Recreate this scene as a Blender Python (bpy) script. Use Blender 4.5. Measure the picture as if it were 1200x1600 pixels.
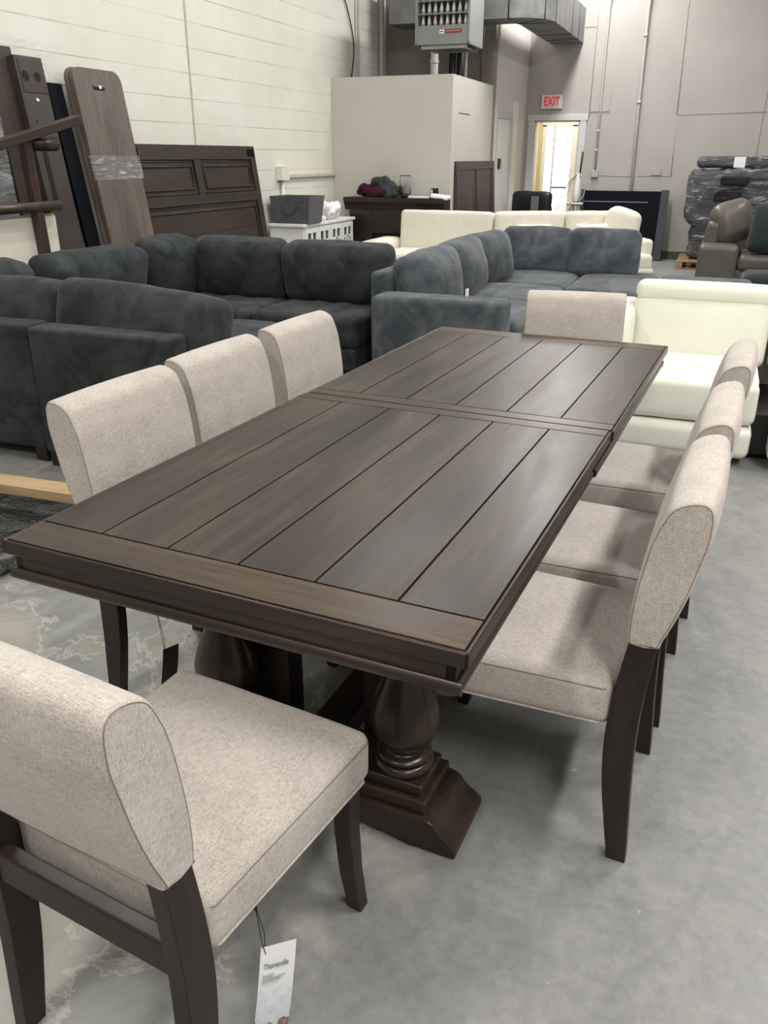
import bpy, bmesh, math, random
from mathutils import Vector, Matrix, noise
R = math.radians
for o in list(bpy.data.objects): bpy.data.objects.remove(o)
scene = bpy.context.scene
C = scene.collection

# ------------------------------------------------------------------ camera
PITCH, ROLL, YAW = 0.411105, 0.001973, 0.373419
CAM = Vector((1.35864, -1.18515, 1.52518))
fw = Vector((-math.sin(YAW)*math.cos(PITCH), math.cos(YAW)*math.cos(PITCH), -math.sin(PITCH)))
rt = Vector((math.cos(YAW), math.sin(YAW), 0)); up = rt.cross(fw)
r2 = rt*math.cos(ROLL)+up*math.sin(ROLL); u2 = -rt*math.sin(ROLL)+up*math.cos(ROLL)
cd = bpy.data.cameras.new('camera'); cam = bpy.data.objects.new('camera', cd); C.objects.link(cam)
cd.sensor_fit = 'VERTICAL'; cd.sensor_height = 24; cd.lens = 1274.2*24/1600; cd.clip_start = .02; cd.clip_end = 200
m = Matrix((r2, u2, -fw)).transposed().to_4x4(); m.translation = CAM; cam.matrix_world = m
scene.camera = cam

# ------------------------------------------------------------------ world, exposure
scene.view_settings.view_transform = 'Standard'; scene.view_settings.look = 'None'
scene.view_settings.gamma = 1; scene.view_settings.use_curve_mapping = False
scene.view_settings.exposure = 0.12
w = bpy.data.worlds.new('sky'); scene.world = w; w.use_nodes = True
w.node_tree.nodes['Background'].inputs[0].default_value = (.93, .96, 1, 1)
w.node_tree.nodes['Background'].inputs[1].default_value = 5.0

# ceiling light rows: x, y, power
CEIL = 5.0
LIGHTS = [(3.3,-2.6,150),(3.3,.6,150),(3.3,4.4,130),(3.4,8.6,105),(-.6,-3.0,100),(-1.9,2.4,85),(-1.2,5.9,85),(-.75,12.35,110),(-.5,9.9,135),(3.4,12.2,20)]

# ------------------------------------------------------------------ materials
MATS = {}
def nt(name, rough=.6, color=(.5,.5,.5), metal=0, spec=.5, coat=0, sheen=0, trans=0, ior=1.45, alpha=1):
    mt = bpy.data.materials.new(name); mt.use_nodes = True
    b = mt.node_tree.nodes['Principled BSDF']
    b.inputs['Base Color'].default_value = (*color, 1); b.inputs['Roughness'].default_value = rough
    b.inputs['Metallic'].default_value = metal; b.inputs['Specular IOR Level'].default_value = spec
    b.inputs['Coat Weight'].default_value = coat; b.inputs['Coat Roughness'].default_value = .15
    b.inputs['Sheen Weight'].default_value = sheen; b.inputs['Transmission Weight'].default_value = trans
    b.inputs['IOR'].default_value = ior; b.inputs['Alpha'].default_value = alpha
    return mt, mt.node_tree.nodes, mt.node_tree.links, b
def coords(N, L, scale=(1,1,1), kind='Object', rot=(0,0,0)):
    tc = N.new('ShaderNodeTexCoord'); mp = N.new('ShaderNodeMapping')
    mp.inputs['Scale'].default_value = scale; mp.inputs['Rotation'].default_value = rot
    L.new(tc.outputs[kind], mp.inputs[0]); return mp.outputs[0]
def nz(N, L, vec, scale, detail=4, rough=.55, dist=0):
    n = N.new('ShaderNodeTexNoise'); n.inputs['Scale'].default_value = scale; n.inputs['Detail'].default_value = detail
    n.inputs['Roughness'].default_value = rough; n.inputs['Distortion'].default_value = dist
    L.new(vec, n.inputs['Vector']); return n.outputs[0]
def ramp(N, L, fac, stops):
    r = N.new('ShaderNodeValToRGB'); e = r.color_ramp.elements
    while len(e) < len(stops): e.new(.5)
    for i, (p, c) in enumerate(stops): e[i].position = p; e[i].color = (*c, 1)
    L.new(fac, r.inputs[0]); return r.outputs[0]
def bump(N, L, b, h, strength=.3, dist=.01):
    bp = N.new('ShaderNodeBump'); bp.inputs['Strength'].default_value = strength; bp.inputs['Distance'].default_value = dist
    L.new(h, bp.inputs['Height']); L.new(bp.outputs[0], b.inputs['Normal']); return bp
def mixc(N, L, fac, a, c, mode='MIX'):
    x = N.new('ShaderNodeMix'); x.data_type = 'RGBA'; x.blend_type = mode
    for s, v in ((0, fac), (6, a), (7, c)):
        if hasattr(v, 'links'): L.new(v, x.inputs[s])
        else: x.inputs[s].default_value = v if s == 0 else (*v, 1)
    return x.outputs[2]
def math_(N, L, op, a, b=None):
    x = N.new('ShaderNodeMath'); x.operation = op
    for i, v in enumerate((a, b)):
        if v is None: continue
        if hasattr(v, 'links'): L.new(v, x.inputs[i])
        else: x.inputs[i].default_value = v
    return x.outputs[0]

def plain(name, color, rough=.6, var=.12, scale=8, **k):
    mt, N, L, b = nt(name, rough, color, **k)
    n = nz(N, L, coords(N, L), scale, 5)
    c = ramp(N, L, n, [(.3, tuple(v*(1-var) for v in color)), (.7, tuple(min(1, v*(1+var)) for v in color))])
    L.new(c, b.inputs['Base Color']); bump(N, L, b, nz(N, L, coords(N, L), scale*12, 3), .06, .002)
    return mt
def wood(name, dark, mid, light, axis='y', rough=.34, coat=.15, gs=1, bumpy=.05, spec=.5):
    mt, N, L, b = nt(name, rough, mid, coat=coat, spec=spec)
    s = {'x': (1.2, 16, 16), 'y': (16, 1.2, 16), 'z': (16, 16, 1.2)}[axis]
    s2 = {'x': (.7, 4, 4), 'y': (4, .7, 4), 'z': (4, 4, .7)}[axis]
    v = coords(N, L, tuple(q*gs for q in s)); v2 = coords(N, L, tuple(q*gs for q in s2))
    g1 = nz(N, L, v, 3, 8, .65, .6); g2 = nz(N, L, v2, 1.6, 4, .5, .8)
    f = math_(N, L, 'ADD', math_(N, L, 'MULTIPLY', g1, .5), math_(N, L, 'MULTIPLY', g2, .5))
    c = ramp(N, L, f, [(.34, dark), (.5, mid), (.68, light)])
    L.new(c, b.inputs['Base Color'])
    L.new(math_(N, L, 'ADD', math_(N, L, 'MULTIPLY', g2, .25), rough-.12), b.inputs['Roughness'])
    bump(N, L, b, g1, bumpy, .002)
    return mt
def weave(name, a, c, sc=1, rough=.92, strength=.35, sheen=.15):
    mt, N, L, b = nt(name, rough, a, sheen=sheen, spec=.2)
    fs = [math_(N, L, 'MULTIPLY', nz(N, L, coords(N, L, tuple((70 if k == j else 620)*sc for k in range(3))), 1, 3, .6), .3334) for j in range(3)]
    f = math_(N, L, 'ADD', math_(N, L, 'ADD', fs[0], fs[1]), fs[2])
    big = nz(N, L, coords(N, L), 9, 3)
    cc = ramp(N, L, f, [(.41, a), (.58, c)])
    cc = mixc(N, L, .2, cc, ramp(N, L, big, [(.35, a), (.65, c)]))
    L.new(cc, b.inputs['Base Color']); bump(N, L, b, f, strength, .0012)
    return mt
def nap(name, a, c, sheen=.5, rib=False, rough=.95):
    mt, N, L, b = nt(name, rough, a, sheen=sheen, spec=.15)
    b.inputs['Sheen Roughness'].default_value = .4
    n = nz(N, L, coords(N, L), 5, 5, .6, .8); n2 = nz(N, L, coords(N, L), 60, 4)
    cc = ramp(N, L, n, [(.36, a), (.66, c)]); L.new(cc, b.inputs['Base Color'])
    if rib:
        wv = N.new('ShaderNodeTexWave'); wv.bands_direction = 'X'; wv.inputs['Scale'].default_value = 55; wv.inputs['Distortion'].default_value = .6
        L.new(coords(N, L), wv.inputs[0])
        h = math_(N, L, 'ADD', wv.outputs['Fac'], n2); bump(N, L, b, h, .35, .003)
    else: bump(N, L, b, n2, .25, .003)
    return mt
def leather(name, a, rough=.42, sc=1):
    mt, N, L, b = nt(name, rough, a)
    vo = N.new('ShaderNodeTexVoronoi'); vo.inputs['Scale'].default_value = 220*sc; L.new(coords(N, L), vo.inputs['Vector'])
    n = nz(N, L, coords(N, L), 4, 4)
    cc = ramp(N, L, n, [(.3, tuple(v*.94 for v in a)), (.7, a)]); L.new(cc, b.inputs['Base Color'])
    bump(N, L, b, vo.outputs[0], .08, .002); return mt
def film(name, tint=(.85,.87,.9), op=.35, dark=None):
    # stretch film: glossy crinkled plastic
    mt, N, L, b = nt(name, .12, tint, spec=.9)
    n = nz(N, L, coords(N, L, (1.6, 1.6, 8)), 3, 6, .65, 1.6)
    if dark:
        big = nz(N, L, coords(N, L, (1.2, 1.2, 7)), 2.2, 5, .6, 1.2)
        L.new(ramp(N, L, big, [(.40, dark), (.56, tuple(v*1.8 for v in dark)), (.70, tint)]), b.inputs['Base Color'])  # pale streaks put the film's highlights into the base colour
    else:
        L.new(ramp(N, L, n, [(.5, (op*.22,)*3), (.80, (min(1, op*2),)*3)]), b.inputs['Alpha'])
    bump(N, L, b, n, .9, .05); return mt

M = {}
M['top_y'] = wood('tabletop_wood_lengthwise', (.014,.0098,.007), (.031,.0208,.0138), (.072,.050,.030), 'y', .38, .0, spec=.36)
M['top_x'] = wood('tabletop_wood_crosswise', (.020,.0115,.0065), (.048,.028,.0145), (.110,.066,.032), 'x', .38, .0, spec=.36)
M['dark_x'] = wood('dark_walnut_crosswise', (.014,.0080,.0055), (.026,.0150,.0100), (.046,.028,.018), 'x', .36, .08)
M['dark_y'] = wood('dark_walnut_lengthwise', (.014,.0080,.0055), (.026,.0150,.0100), (.046,.028,.018), 'y', .36, .08)
M['dark_z'] = wood('dark_walnut_upright', (.017,.0095,.006), (.030,.0175,.011), (.052,.031,.019), 'z', .34, .12)
M['leg'] = wood('espresso_leg_wood', (.010,.0058,.0048), (.018,.0100,.0082), (.030,.017,.0135), 'z', .42, .0)
M['groove'] = plain('groove_black', (.004,.003,.003), .8)
M['linen'] = weave('oatmeal_linen', (.31,.275,.242), (.63,.575,.522))
M['seam'] = plain('linen_seam', (.22,.19,.165), .95)
M['charcoal'] = nap('charcoal_velvet', (.024,.029,.031), (.054,.061,.064), .10)
M['bluegrey'] = nap('slate_corduroy', (.055,.063,.073), (.125,.138,.152), .2, True)
M['cream'] = weave('cream_upholstery', (.62,.59,.50), (.76,.73,.64), .6, .9, .2)
M['white_leather'] = leather('white_leather', (.80,.80,.70))
M['taupe_leather'] = leather('taupe_leather', (.108,.095,.083), .38)
M['teal'] = weave('dark_teal_fabric', (.012,.022,.023), (.03,.045,.046))
M['hb'] = wood('headboard_wood', (.024,.014,.009), (.040,.024,.016), (.062,.040,.027), 'y', .5, 0)
M['leaf'] = wood('grey_walnut_laminate', (.075,.056,.045), (.115,.088,.072), (.17,.135,.112), 'z', .5, 0, 1.3)
M['board'] = plain('dark_brown_lacquer', (.040,.026,.021), .38)
M['board2'] = plain('dark_grey_brown_lacquer', (.045,.036,.034), .45)
M['navy'] = plain('black_navy_lacquer', (.003,.004,.007), .6, spec=.1)
M['redwood'] = wood('reddish_frame_wood', (.030,.017,.012), (.050,.030,.022), (.075,.048,.036), 'z', .35, .15)
M['mantel'] = wood('mahogany_mantel', (.012,.0065,.005), (.022,.012,.010), (.036,.021,.017), 'x', .4, .1)
M['panelwood'] = wood('brown_panel_wood', (.035,.024,.022), (.058,.042,.038), (.085,.063,.055), 'z', .5, 0)
M['white_paint'] = plain('white_paint', (.78,.79,.77), .45, .04)
M['trim_paint'] = plain('grey_white_trim_paint', (.55,.55,.55), .5, .04)
M['white_plastic'] = plain('white_plastic', (.82,.82,.82), .3, .03)
M['black'] = plain('black_plastic', (.006,.006,.007), .35)
M['blackfilm'] = film('black_stretch_film', (.16,.17,.18), 1, (.008,.009,.010))
M['silverfilm'] = film('clear_film_over_dark', (.55,.56,.60), 1, (.040,.040,.046))
M['greyfilm'] = film('clear_film_over_grey', (.48,.50,.52), 1, (.17,.18,.185))
M['film'] = film('clear_film')
M['metal'] = plain('galvanised_steel', (.34,.35,.34), .4, .1, 6, metal=.8)
M['ductmetal'] = plain('duct_steel', (.20,.205,.205), .55, .3, 4, metal=.3)
M['chrome'] = plain('chrome', (.7,.7,.72), .18, .02, metal=1)
M['heater'] = plain('grey_enamel', (.24,.26,.25), .45, .06)
M['red'] = plain('label_red', (.30,.02,.03), .5, .03)
M['pink'] = plain('label_pink', (.6,.25,.25), .5, .03)
M['lumber'] = wood('pale_lumber', (.36,.24,.13), (.50,.35,.20), (.60,.44,.27), 'x', .7, 0)
M['pallet'] = wood('pallet_wood', (.18,.11,.06), (.28,.18,.10), (.38,.26,.15), 'x', .8, 0)
M['basket'] = weave('dark_grey_woven', (.05,.05,.055), (.12,.12,.13), .25, .9, .8)
M['maroon'] = nap('maroon_cloth', (.035,.008,.018), (.07,.016,.033), .1)
M['slatecloth'] = nap('dark_grey_cloth', (.04,.048,.052), (.08,.09,.095), .1)
M['paper'] = plain('white_paper', (.85,.86,.88), .6, .02)
M['ink'] = plain('grey_ink', (.10,.10,.12), .7, .02)
M['cardboard'] = plain('cardboard', (.42,.30,.17), .8, .05)
M['conduit'] = plain('painted_conduit', (.44,.42,.39), .45, .04)
M['box'] = plain('electrical_box', (.36,.40,.44), .4, .04)
M['baseboard'] = plain('dark_grey_baseboard', (.07,.075,.07), .6)
M['lobby'] = plain('pale_yellow_paint', (.70,.60,.40), .6, .03)
M['partition'] = plain('partition_cream_paint', (.56,.54,.485), .65, .03, 2)
M['taupewall'] = plain('taupe_wall_paint', (.39,.366,.342), .6, .05, 1.5)
M['sidewall'] = plain('side_wall_paint', (.66,.625,.59), .6, .04, 1.5)
M['ceiling'] = plain('ceiling_white', (.6,.6,.58), .8, .05, 2)
M['string'] = plain('black_string', (.02,.02,.02), .8)
M['string_tan'] = plain('tan_cord', (.45,.38,.32), .7)
def mk_glass():
    mt, N, L, b = nt('clear_glass', .03, (.95,.97,.96), trans=1, ior=1.3); return mt
M['glass'] = mk_glass()
def mk_emit(name, col, s):
    mt, N, L, b = nt(name, .4, col); b.inputs['Emission Color'].default_value = (*col, 1); b.inputs['Emission Strength'].default_value = s; return mt
M['exit_red'] = mk_emit('exit_letter_red', (.70,.02,.04), .35)
M['exit_white'] = plain('exit_white_case', (.72,.68,.62), .4, .02)

def mk_floor():
    mt, N, L, b = nt('polished_concrete', .4, (.3,.31,.3), coat=.0)
    v = coords(N, L, kind='Object')
    big = nz(N, L, v, 1.1, 7, .62, .0); mid = nz(N, L, v, 5.5, 9, .68, .15); fine = nz(N, L, v, 45, 5, .7)
    base = ramp(N, L, big, [(.3, (.172,.174,.168)), (.5, (.222,.224,.217)), (.7, (.275,.277,.268))])
    base = mixc(N, L, .5, base, ramp(N, L, mid, [(.32, (.125,.128,.122)), (.5, (.220,.223,.215)), (.68, (.325,.327,.315))]))
    base = mixc(N, L, .30, base, ramp(N, L, nz(N, L, v, 28, 8, .75), [(.35, (.13,.133,.127)), (.5, (.225,.228,.22)), (.66, (.34,.34,.325))]))
    chips = ramp(N, L, nz(N, L, v, 42, 3, .5), [(.735, (0,0,0)), (.76, (.6,.6,.6))])
    base = mixc(N, L, chips, base, (.50,.50,.47))
    # worn adhesive patch left of the table
    sep = N.new('ShaderNodeSeparateXYZ'); L.new(v, sep.inputs[0])
    dx = math_(N, L, 'MULTIPLY', math_(N, L, 'ADD', sep.outputs[0], .25), .80)
    dy = math_(N, L, 'MULTIPLY', math_(N, L, 'ADD', sep.outputs[1], -.12), .80)
    d = math_(N, L, 'SQRT', math_(N, L, 'ADD', math_(N, L, 'MULTIPLY', dx, dx), math_(N, L, 'MULTIPLY', dy, dy)))
    d = math_(N, L, 'ADD', d, math_(N, L, 'MULTIPLY', nz(N, L, v, 2.3, 6, .6, 1.2), 1.1))
    d = math_(N, L, 'MULTIPLY', d, .42)
    reg = ramp(N, L, d, [(.0, (1,1,1)), (.5, (1,1,1)), (.62, (0,0,0))])
    isl = ramp(N, L, nz(N, L, v, 1.9, 9, .62, .9), [(.49, (0,0,0)), (.50, (.7,.7,.7)), (.6, (1,1,1))])
    rim = ramp(N, L, nz(N, L, v, 1.9, 9, .62, .9), [(.482, (0,0,0)), (.495, (1,1,1)), (.508, (0,0,0))])
    pc = ramp(N, L, mid, [(.35, (.29,.275,.24)), (.55, (.385,.365,.32)), (.7, (.45,.42,.37))])
    pm = mixc(N, L, 1, reg, isl, 'MULTIPLY'); rm = mixc(N, L, 1, reg, rim, 'MULTIPLY')
    base = mixc(N, L, reg, base, ramp(N, L, mid, [(.3, (.215,.228,.215)), (.7, (.36,.37,.35))]))
    base = mixc(N, L, pm, base, pc); base = mixc(N, L, rm, base, (.52,.50,.45))
    # pale scuffs and specks
    vo = N.new('ShaderNodeTexVoronoi'); vo.inputs['Scale'].default_value = 3.1; L.new(v, vo.inputs['Vector'])
    sp = ramp(N, L, vo.outputs['Distance'], [(.012, (1,1,1)), (.03, (0,0,0))])
    base = mixc(N, L, sp, base, (.5,.5,.47))
    sc = nz(N, L, coords(N, L, (1, 6, 1), rot=(0,0,.6)), 2.2, 9, .75, .3)
    base = mixc(N, L, ramp(N, L, sc, [(.66, (0,0,0)), (.76, (.25,.25,.25))]), base, (.40,.41,.39))
    # hairline cracks
    vc = N.new('ShaderNodeTexVoronoi'); vc.feature = 'DISTANCE_TO_EDGE'; vc.inputs['Scale'].default_value = .55
    dv = N.new('ShaderNodeMix'); dv.data_type = 'VECTOR'; dv.inputs[0].default_value = .12
    nn = N.new('ShaderNodeTexNoise'); nn.inputs['Scale'].default_value = 2; nn.inputs['Detail'].default_value = 8; L.new(v, nn.inputs['Vector'])
    L.new(v, dv.inputs[4]); L.new(nn.outputs['Color'], dv.inputs[5]); L.new(dv.outputs[1], vc.inputs['Vector'])
    base = mixc(N, L, ramp(N, L, vc.outputs['Distance'], [(.0, (.16,.16,.16)), (.0018, (0,0,0))]), base, (.11,.12,.11))
    L.new(base, b.inputs['Base Color'])
    L.new(ramp(N, L, mid, [(.3, (.30,.30,.30)), (.7, (.52,.52,.52))]), b.inputs['Roughness'])
    h = math_(N, L, 'ADD', math_(N, L, 'MULTIPLY', fine, .3), math_(N, L, 'MULTIPLY', pm, .6))
    bump(N, L, b, h, .12, .004)
    return mt
M['floor'] = mk_floor()
def mk_block():
    mt, N, L, b = nt('painted_block', .55, (.6,.6,.5))
    tc = N.new('ShaderNodeTexCoord'); sp = N.new('ShaderNodeSeparateXYZ'); cb = N.new('ShaderNodeCombineXYZ')
    L.new(tc.outputs['Object'], sp.inputs[0]); L.new(sp.outputs[1], cb.inputs[0]); L.new(sp.outputs[2], cb.inputs[1])
    br = N.new('ShaderNodeTexBrick'); br.inputs['Scale'].default_value = 1; br.inputs['Mortar Size'].default_value = .0035
    br.inputs['Mortar Smooth'].default_value = .3; br.inputs['Brick Width'].default_value = .41; br.inputs['Row Height'].default_value = .213
    br.offset = .5
    mp = N.new('ShaderNodeMapping'); mp.inputs['Location'].default_value = (.1, -.103, 0); L.new(cb.outputs[0], mp.inputs[0]); L.new(mp.outputs[0], br.inputs['Vector'])
    n = nz(N, L, coords(N, L), 2.2, 5); f = nz(N, L, coords(N, L), 70, 5, .7)
    col = ramp(N, L, n, [(.3, (.70,.695,.61)), (.7, (.77,.76,.68))])
    # only the bed joints read; perpends are filled with paint
    bed = N.new('ShaderNodeMath'); bed.operation = 'PINGPONG'; bed.inputs[1].default_value = .1065
    L.new(math_(N, L, 'ADD', sp.outputs[2], -.103), bed.inputs[0])
    bl = ramp(N, L, bed.outputs[0], [(.0, (1,1,1)), (.0015, (1,1,1)), (.0045, (0,0,0))])
    bl2 = mixc(N, L, 1, bl, ramp(N, L, nz(N, L, coords(N, L), 1.3, 3), [(.38, (.15,.15,.15)), (.6, (1,1,1))]), 'MULTIPLY')
    col = mixc(N, L, math_(N, L, 'MULTIPLY', bl2, .9), col, (.26,.25,.20))
    L.new(col, b.inputs['Base Color'])
    h = math_(N, L, 'ADD', math_(N, L, 'MULTIPLY', br.outputs['Fac'], -.25), math_(N, L, 'MULTIPLY', f, .10))
    h = math_(N, L, 'ADD', h, math_(N, L, 'MULTIPLY', bl, -.4))
    bump(N, L, b, h, .35, .004); return mt
M['block'] = mk_block()
def mk_picture():
    # printed picture on the hang tag: pale room, dark table at the bottom
    mt, N, L, b = nt('tag_photo_print', .4, (.7,.7,.72))
    v = coords(N, L); n = nz(N, L, v, 55, 4, .6); sp = N.new('ShaderNodeSeparateXYZ'); L.new(v, sp.inputs[0])
    g = math_(N, L, 'ADD', math_(N, L, 'MULTIPLY', sp.outputs[1], -14), math_(N, L, 'MULTIPLY', n, .6))
    L.new(ramp(N, L, g, [(.6, (.80,.83,.88)), (.82, (.66,.68,.72)), (.86, (.16,.10,.09)), (.93, (.30,.2,.18)), (.97, (.6,.55,.55))]), b.inputs['Base Color']); return mt
M['picture'] = mk_picture()

# ------------------------------------------------------------------ helpers
def mesh_obj(name, bm, mats, parent=None, M0=None, smooth=False, auto=None):
    me = bpy.data.meshes.new(name); bmesh.ops.recalc_face_normals(bm, faces=bm.faces); bm.to_mesh(me); bm.free()
    if not isinstance(mats, (list, tuple)): mats = [mats]
    for q in mats: me.materials.append(q)
    o = bpy.data.objects.new(name, me); C.objects.link(o)
    if parent: o.parent = parent
    if M0 is not None: o.matrix_basis = M0
    if smooth:
        for p in me.polygons: p.use_smooth = True
    if auto:
        for p in me.polygons: p.use_smooth = True
        me.set_sharp_from_angle(angle=R(auto))
        wn = o.modifiers.new('weighted', 'WEIGHTED_NORMAL'); wn.keep_sharp = True; wn.weight = 90
    return o
def tag(o, label=None, cat=None, group=None, kind=None):
    if label: o['label'] = label
    if cat: o['category'] = cat
    if group: o['group'] = group
    if kind: o['kind'] = kind
    return o
def thing(name, label, cat, loc=(0,0,0), rz=0, group=None):
    o = bpy.data.objects.new(name, None); C.objects.link(o); o.location = loc; o.rotation_euler = (0,0,rz); o.empty_display_size = .1
    return tag(o, label, cat, group)
def copy_tree(o, parent=None):
    c = o.copy(); C.objects.link(c); c.parent = parent
    for ch in list(o.children): copy_tree(ch, c)
    return c
def T4(x=0,y=0,z=0, rx=0, ry=0, rz=0):
    return Matrix.Translation((x,y,z)) @ Matrix.Rotation(rz,4,'Z') @ Matrix.Rotation(ry,4,'Y') @ Matrix.Rotation(rx,4,'X')
def box(bm, x0,x1,y0,y1,z0,z1, bev=0, seg=2, mat=0, M0=None):
    g = bmesh.ops.create_cube(bm, size=1)['verts']
    bmesh.ops.scale(bm, vec=(abs(x1-x0), abs(y1-y0), abs(z1-z0)), verts=g)
    bmesh.ops.translate(bm, vec=((x0+x1)/2,(y0+y1)/2,(z0+z1)/2), verts=g)
    fs = {f for v in g for f in v.link_faces}
    for f in fs: f.material_index = mat
    if bev:
        es = list({e for v in g for e in v.link_edges})
        r = bmesh.ops.bevel(bm, geom=es, offset=bev, segments=seg, affect='EDGES', profile=.5)
        g = list({v for f in r['faces'] for v in f.verts} | {v for v in g if v.is_valid})
        for f in r['faces']: f.material_index = mat
    if M0 is not None: bmesh.ops.transform(bm, matrix=M0, verts=[v for v in g if v.is_valid])
    return g
def bx(name, mat, parent, *a, bev=.004, **k):
    bm = bmesh.new(); box(bm, *a, bev=bev); return mesh_obj(name, bm, mat, parent, auto=40, **k)
def tube(bm, pts, r, n=8, closed=False, mat=0, caps=True):
    P = [Vector(p) for p in pts]; rings = []; N_ = len(P)
    prev = None
    for i, p in enumerate(P):
        a = P[(i-1) % N_] if (closed or i > 0) else P[i]; b_ = P[(i+1) % N_] if (closed or i < N_-1) else P[i]
        d = (b_-a).normalized()
        if prev is None:
            x = d.orthogonal().normalized()
        else:
            x = prev-d*prev.dot(d); x = x.normalized() if x.length > 1e-6 else d.orthogonal().normalized()
        prev = x; y = d.cross(x); rr = r[i] if isinstance(r, (list, tuple)) else r
        rings.append([bm.verts.new(p+(x*math.cos(2*math.pi*k/n)+y*math.sin(2*math.pi*k/n))*rr) for k in range(n)])
    rng = range(N_) if closed else range(N_-1)
    for i in rng:
        A, B = rings[i], rings[(i+1) % N_]
        for k in range(n):
            f = bm.faces.new((A[k], A[(k+1) % n], B[(k+1) % n], B[k])); f.material_index = mat; f.smooth = True
    if caps and not closed:
        for q in (rings[0], rings[-1]):
            f = bm.faces.new(q); f.material_index = mat
def lathe(bm, prof, n=32, c=(0,0,0), mat=0):
    rings = []
    for r, z in prof:
        rings.append([bm.verts.new((c[0]+r*math.cos(2*math.pi*k/n), c[1]+r*math.sin(2*math.pi*k/n), c[2]+z)) for k in range(n)])
    for A, B in zip(rings, rings[1:]):
        for k in range(n):
            f = bm.faces.new((A[k], A[(k+1) % n], B[(k+1) % n], B[k])); f.smooth = True; f.material_index = mat
    for q in (rings[0], rings[-1]): bm.faces.new(q).material_index = mat
def prism(bm, prof, axis, a, b, mat=0, inset=0, steps=1):
    """extrude a closed 2-D profile along axis from a to b; small inset at both ends rounds them"""
    if inset: st = [(a, inset), (a+(inset*.35 if b > a else -inset*.35), inset*.35), (a+(inset if b > a else -inset), 0), (b-(inset if b > a else -inset), 0), (b-(inset*.35 if b > a else -inset*.35), inset*.35), (b, inset)]
    else: st = [(a, 0), (b, 0)]
    cx = sum(p[0] for p in prof)/len(prof); cy = sum(p[1] for p in prof)/len(prof)
    n = len(prof); nr = []
    for i in range(n):
        p0, p1 = prof[i-1], prof[(i+1) % n]; tx, ty = p1[0]-p0[0], p1[1]-p0[1]; l = math.hypot(tx, ty) or 1
        nx, ny = ty/l, -tx/l
        if nx*(prof[i][0]-cx)+ny*(prof[i][1]-cy) < 0: nx, ny = -nx, -ny
        nr.append((nx, ny))
    rings = []
    for s, ins in st:
        ring = []
        for (u, v), (nx, ny) in zip(prof, nr):
            u2_, v2_ = u-nx*ins, v-ny*ins
            ring.append(bm.verts.new({'x': (s, u2_, v2_), 'y': (u2_, s, v2_), 'z': (u2_, v2_, s)}[axis]))
        rings.append(ring)
    for A, B in zip(rings, rings[1:]):
        for k in range(n):
            f = bm.faces.new((A[k], A[(k+1) % n], B[(k+1) % n], B[k])); f.material_index = mat
    for q in (rings[0], rings[-1]):
        f = bm.faces.new(q); f.material_index = mat
def spline(pts, n=6, closed=True):
    out = []; N_ = len(pts)
    rng = range(N_) if closed else range(N_-1)
    g = (lambda i: pts[i % N_]) if closed else (lambda i: pts[max(0, min(N_-1, i))])
    for i in rng:
        p0, p1, p2, p3 = g(i-1), g(i), g(i+1), g(i+2)
        for k in range(n):
            t = k/n
            out.append(tuple(.5*(2*b+(-a+c)*t+(2*a-5*b+4*c-d)*t*t+(-a+3*b-3*c+d)*t**3) for a, b, c, d in zip(p0, p1, p2, p3)))
    if not closed: out.append(tuple(pts[-1]))
    return out
def rcush(bm, size, r=.05, puff=(0,0,0), M0=None, wr=0, ws=5, seed=0, n=8, mat=0, fn=None, pin=1.0):
    """rounded, puffed, wrinkled cushion centred on the origin"""
    h = [s/2 for s in size]; rr = [min(r, q*.98) for q in h]
    def samp(q, rq):
        i = q-rq; s = [-q, -i-rq*.62, -i-rq*.28]
        s += [-i+2*i*k/n for k in range(n+1)]
        s += [i+rq*.28, i+rq*.62, q]; return s
    S = [samp(h[a], rr[a]) for a in range(3)]
    cache = {}
    sd = Vector((seed*7.3, seed*3.1, seed*1.7))
    def vert(p):
        key = tuple(round(v, 5) for v in p)
        if key in cache: return cache[key]
        inner = Vector([max(-(h[a]-rr[a]), min(h[a]-rr[a], p[a])) for a in range(3)])
        d = Vector([(p[a]-inner[a])/rr[a] for a in range(3)])
        if d.length > 0: d.normalize()
        q = Vector([inner[a]+d[a]*rr[a] for a in range(3)])
        t = [q[a]/h[a] for a in range(3)]
        f = [max(0, 1-abs(v)**2.4) for v in t]
        q.x += puff[0]*t[0]*f[1]*f[2]; q.y += puff[1]*t[1]*f[0]*f[2]; q.z += puff[2]*t[2]*f[0]*f[1]
        if wr:
            w_ = noise.noise(q*ws+sd)*.7+noise.noise(q*ws*2.3+sd)*.35
            q += d*w_*wr
        if fn: q = fn(q, t, d)
        v = bm.verts.new(M0 @ q if M0 is not None else q); cache[key] = v; return v
    for a in range(3):
        b_, c_ = (a+1) % 3, (a+2) % 3
        for sgn in (-1, 1):
            for i in range(len(S[b_])-1):
                for j in range(len(S[c_])-1):
                    q = []
                    for ii, jj in ((i,j),(i+1,j),(i+1,j+1),(i,j+1)):
                        p = [0,0,0]; p[a] = sgn*h[a]; p[b_] = S[b_][ii]; p[c_] = S[c_][jj]; q.append(vert(p))
                    if len(set(q)) < 3: continue
                    try: f = bm.faces.new(q if sgn > 0 else q[::-1])
                    except ValueError: continue
                    f.smooth = True; f.material_index = mat
def cushion(name, mat, parent, size, loc, rot=(0,0,0), r=.06, puff=(0,0,0), wr=.006, ws=5, seed=0, n=8, fn=None):
    bm = bmesh.new(); rcush(bm, size, r, puff, None, wr, ws, seed, n, 0, fn)
    return mesh_obj(name, bm, mat, parent, T4(*loc, *rot), smooth=True)
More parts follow.
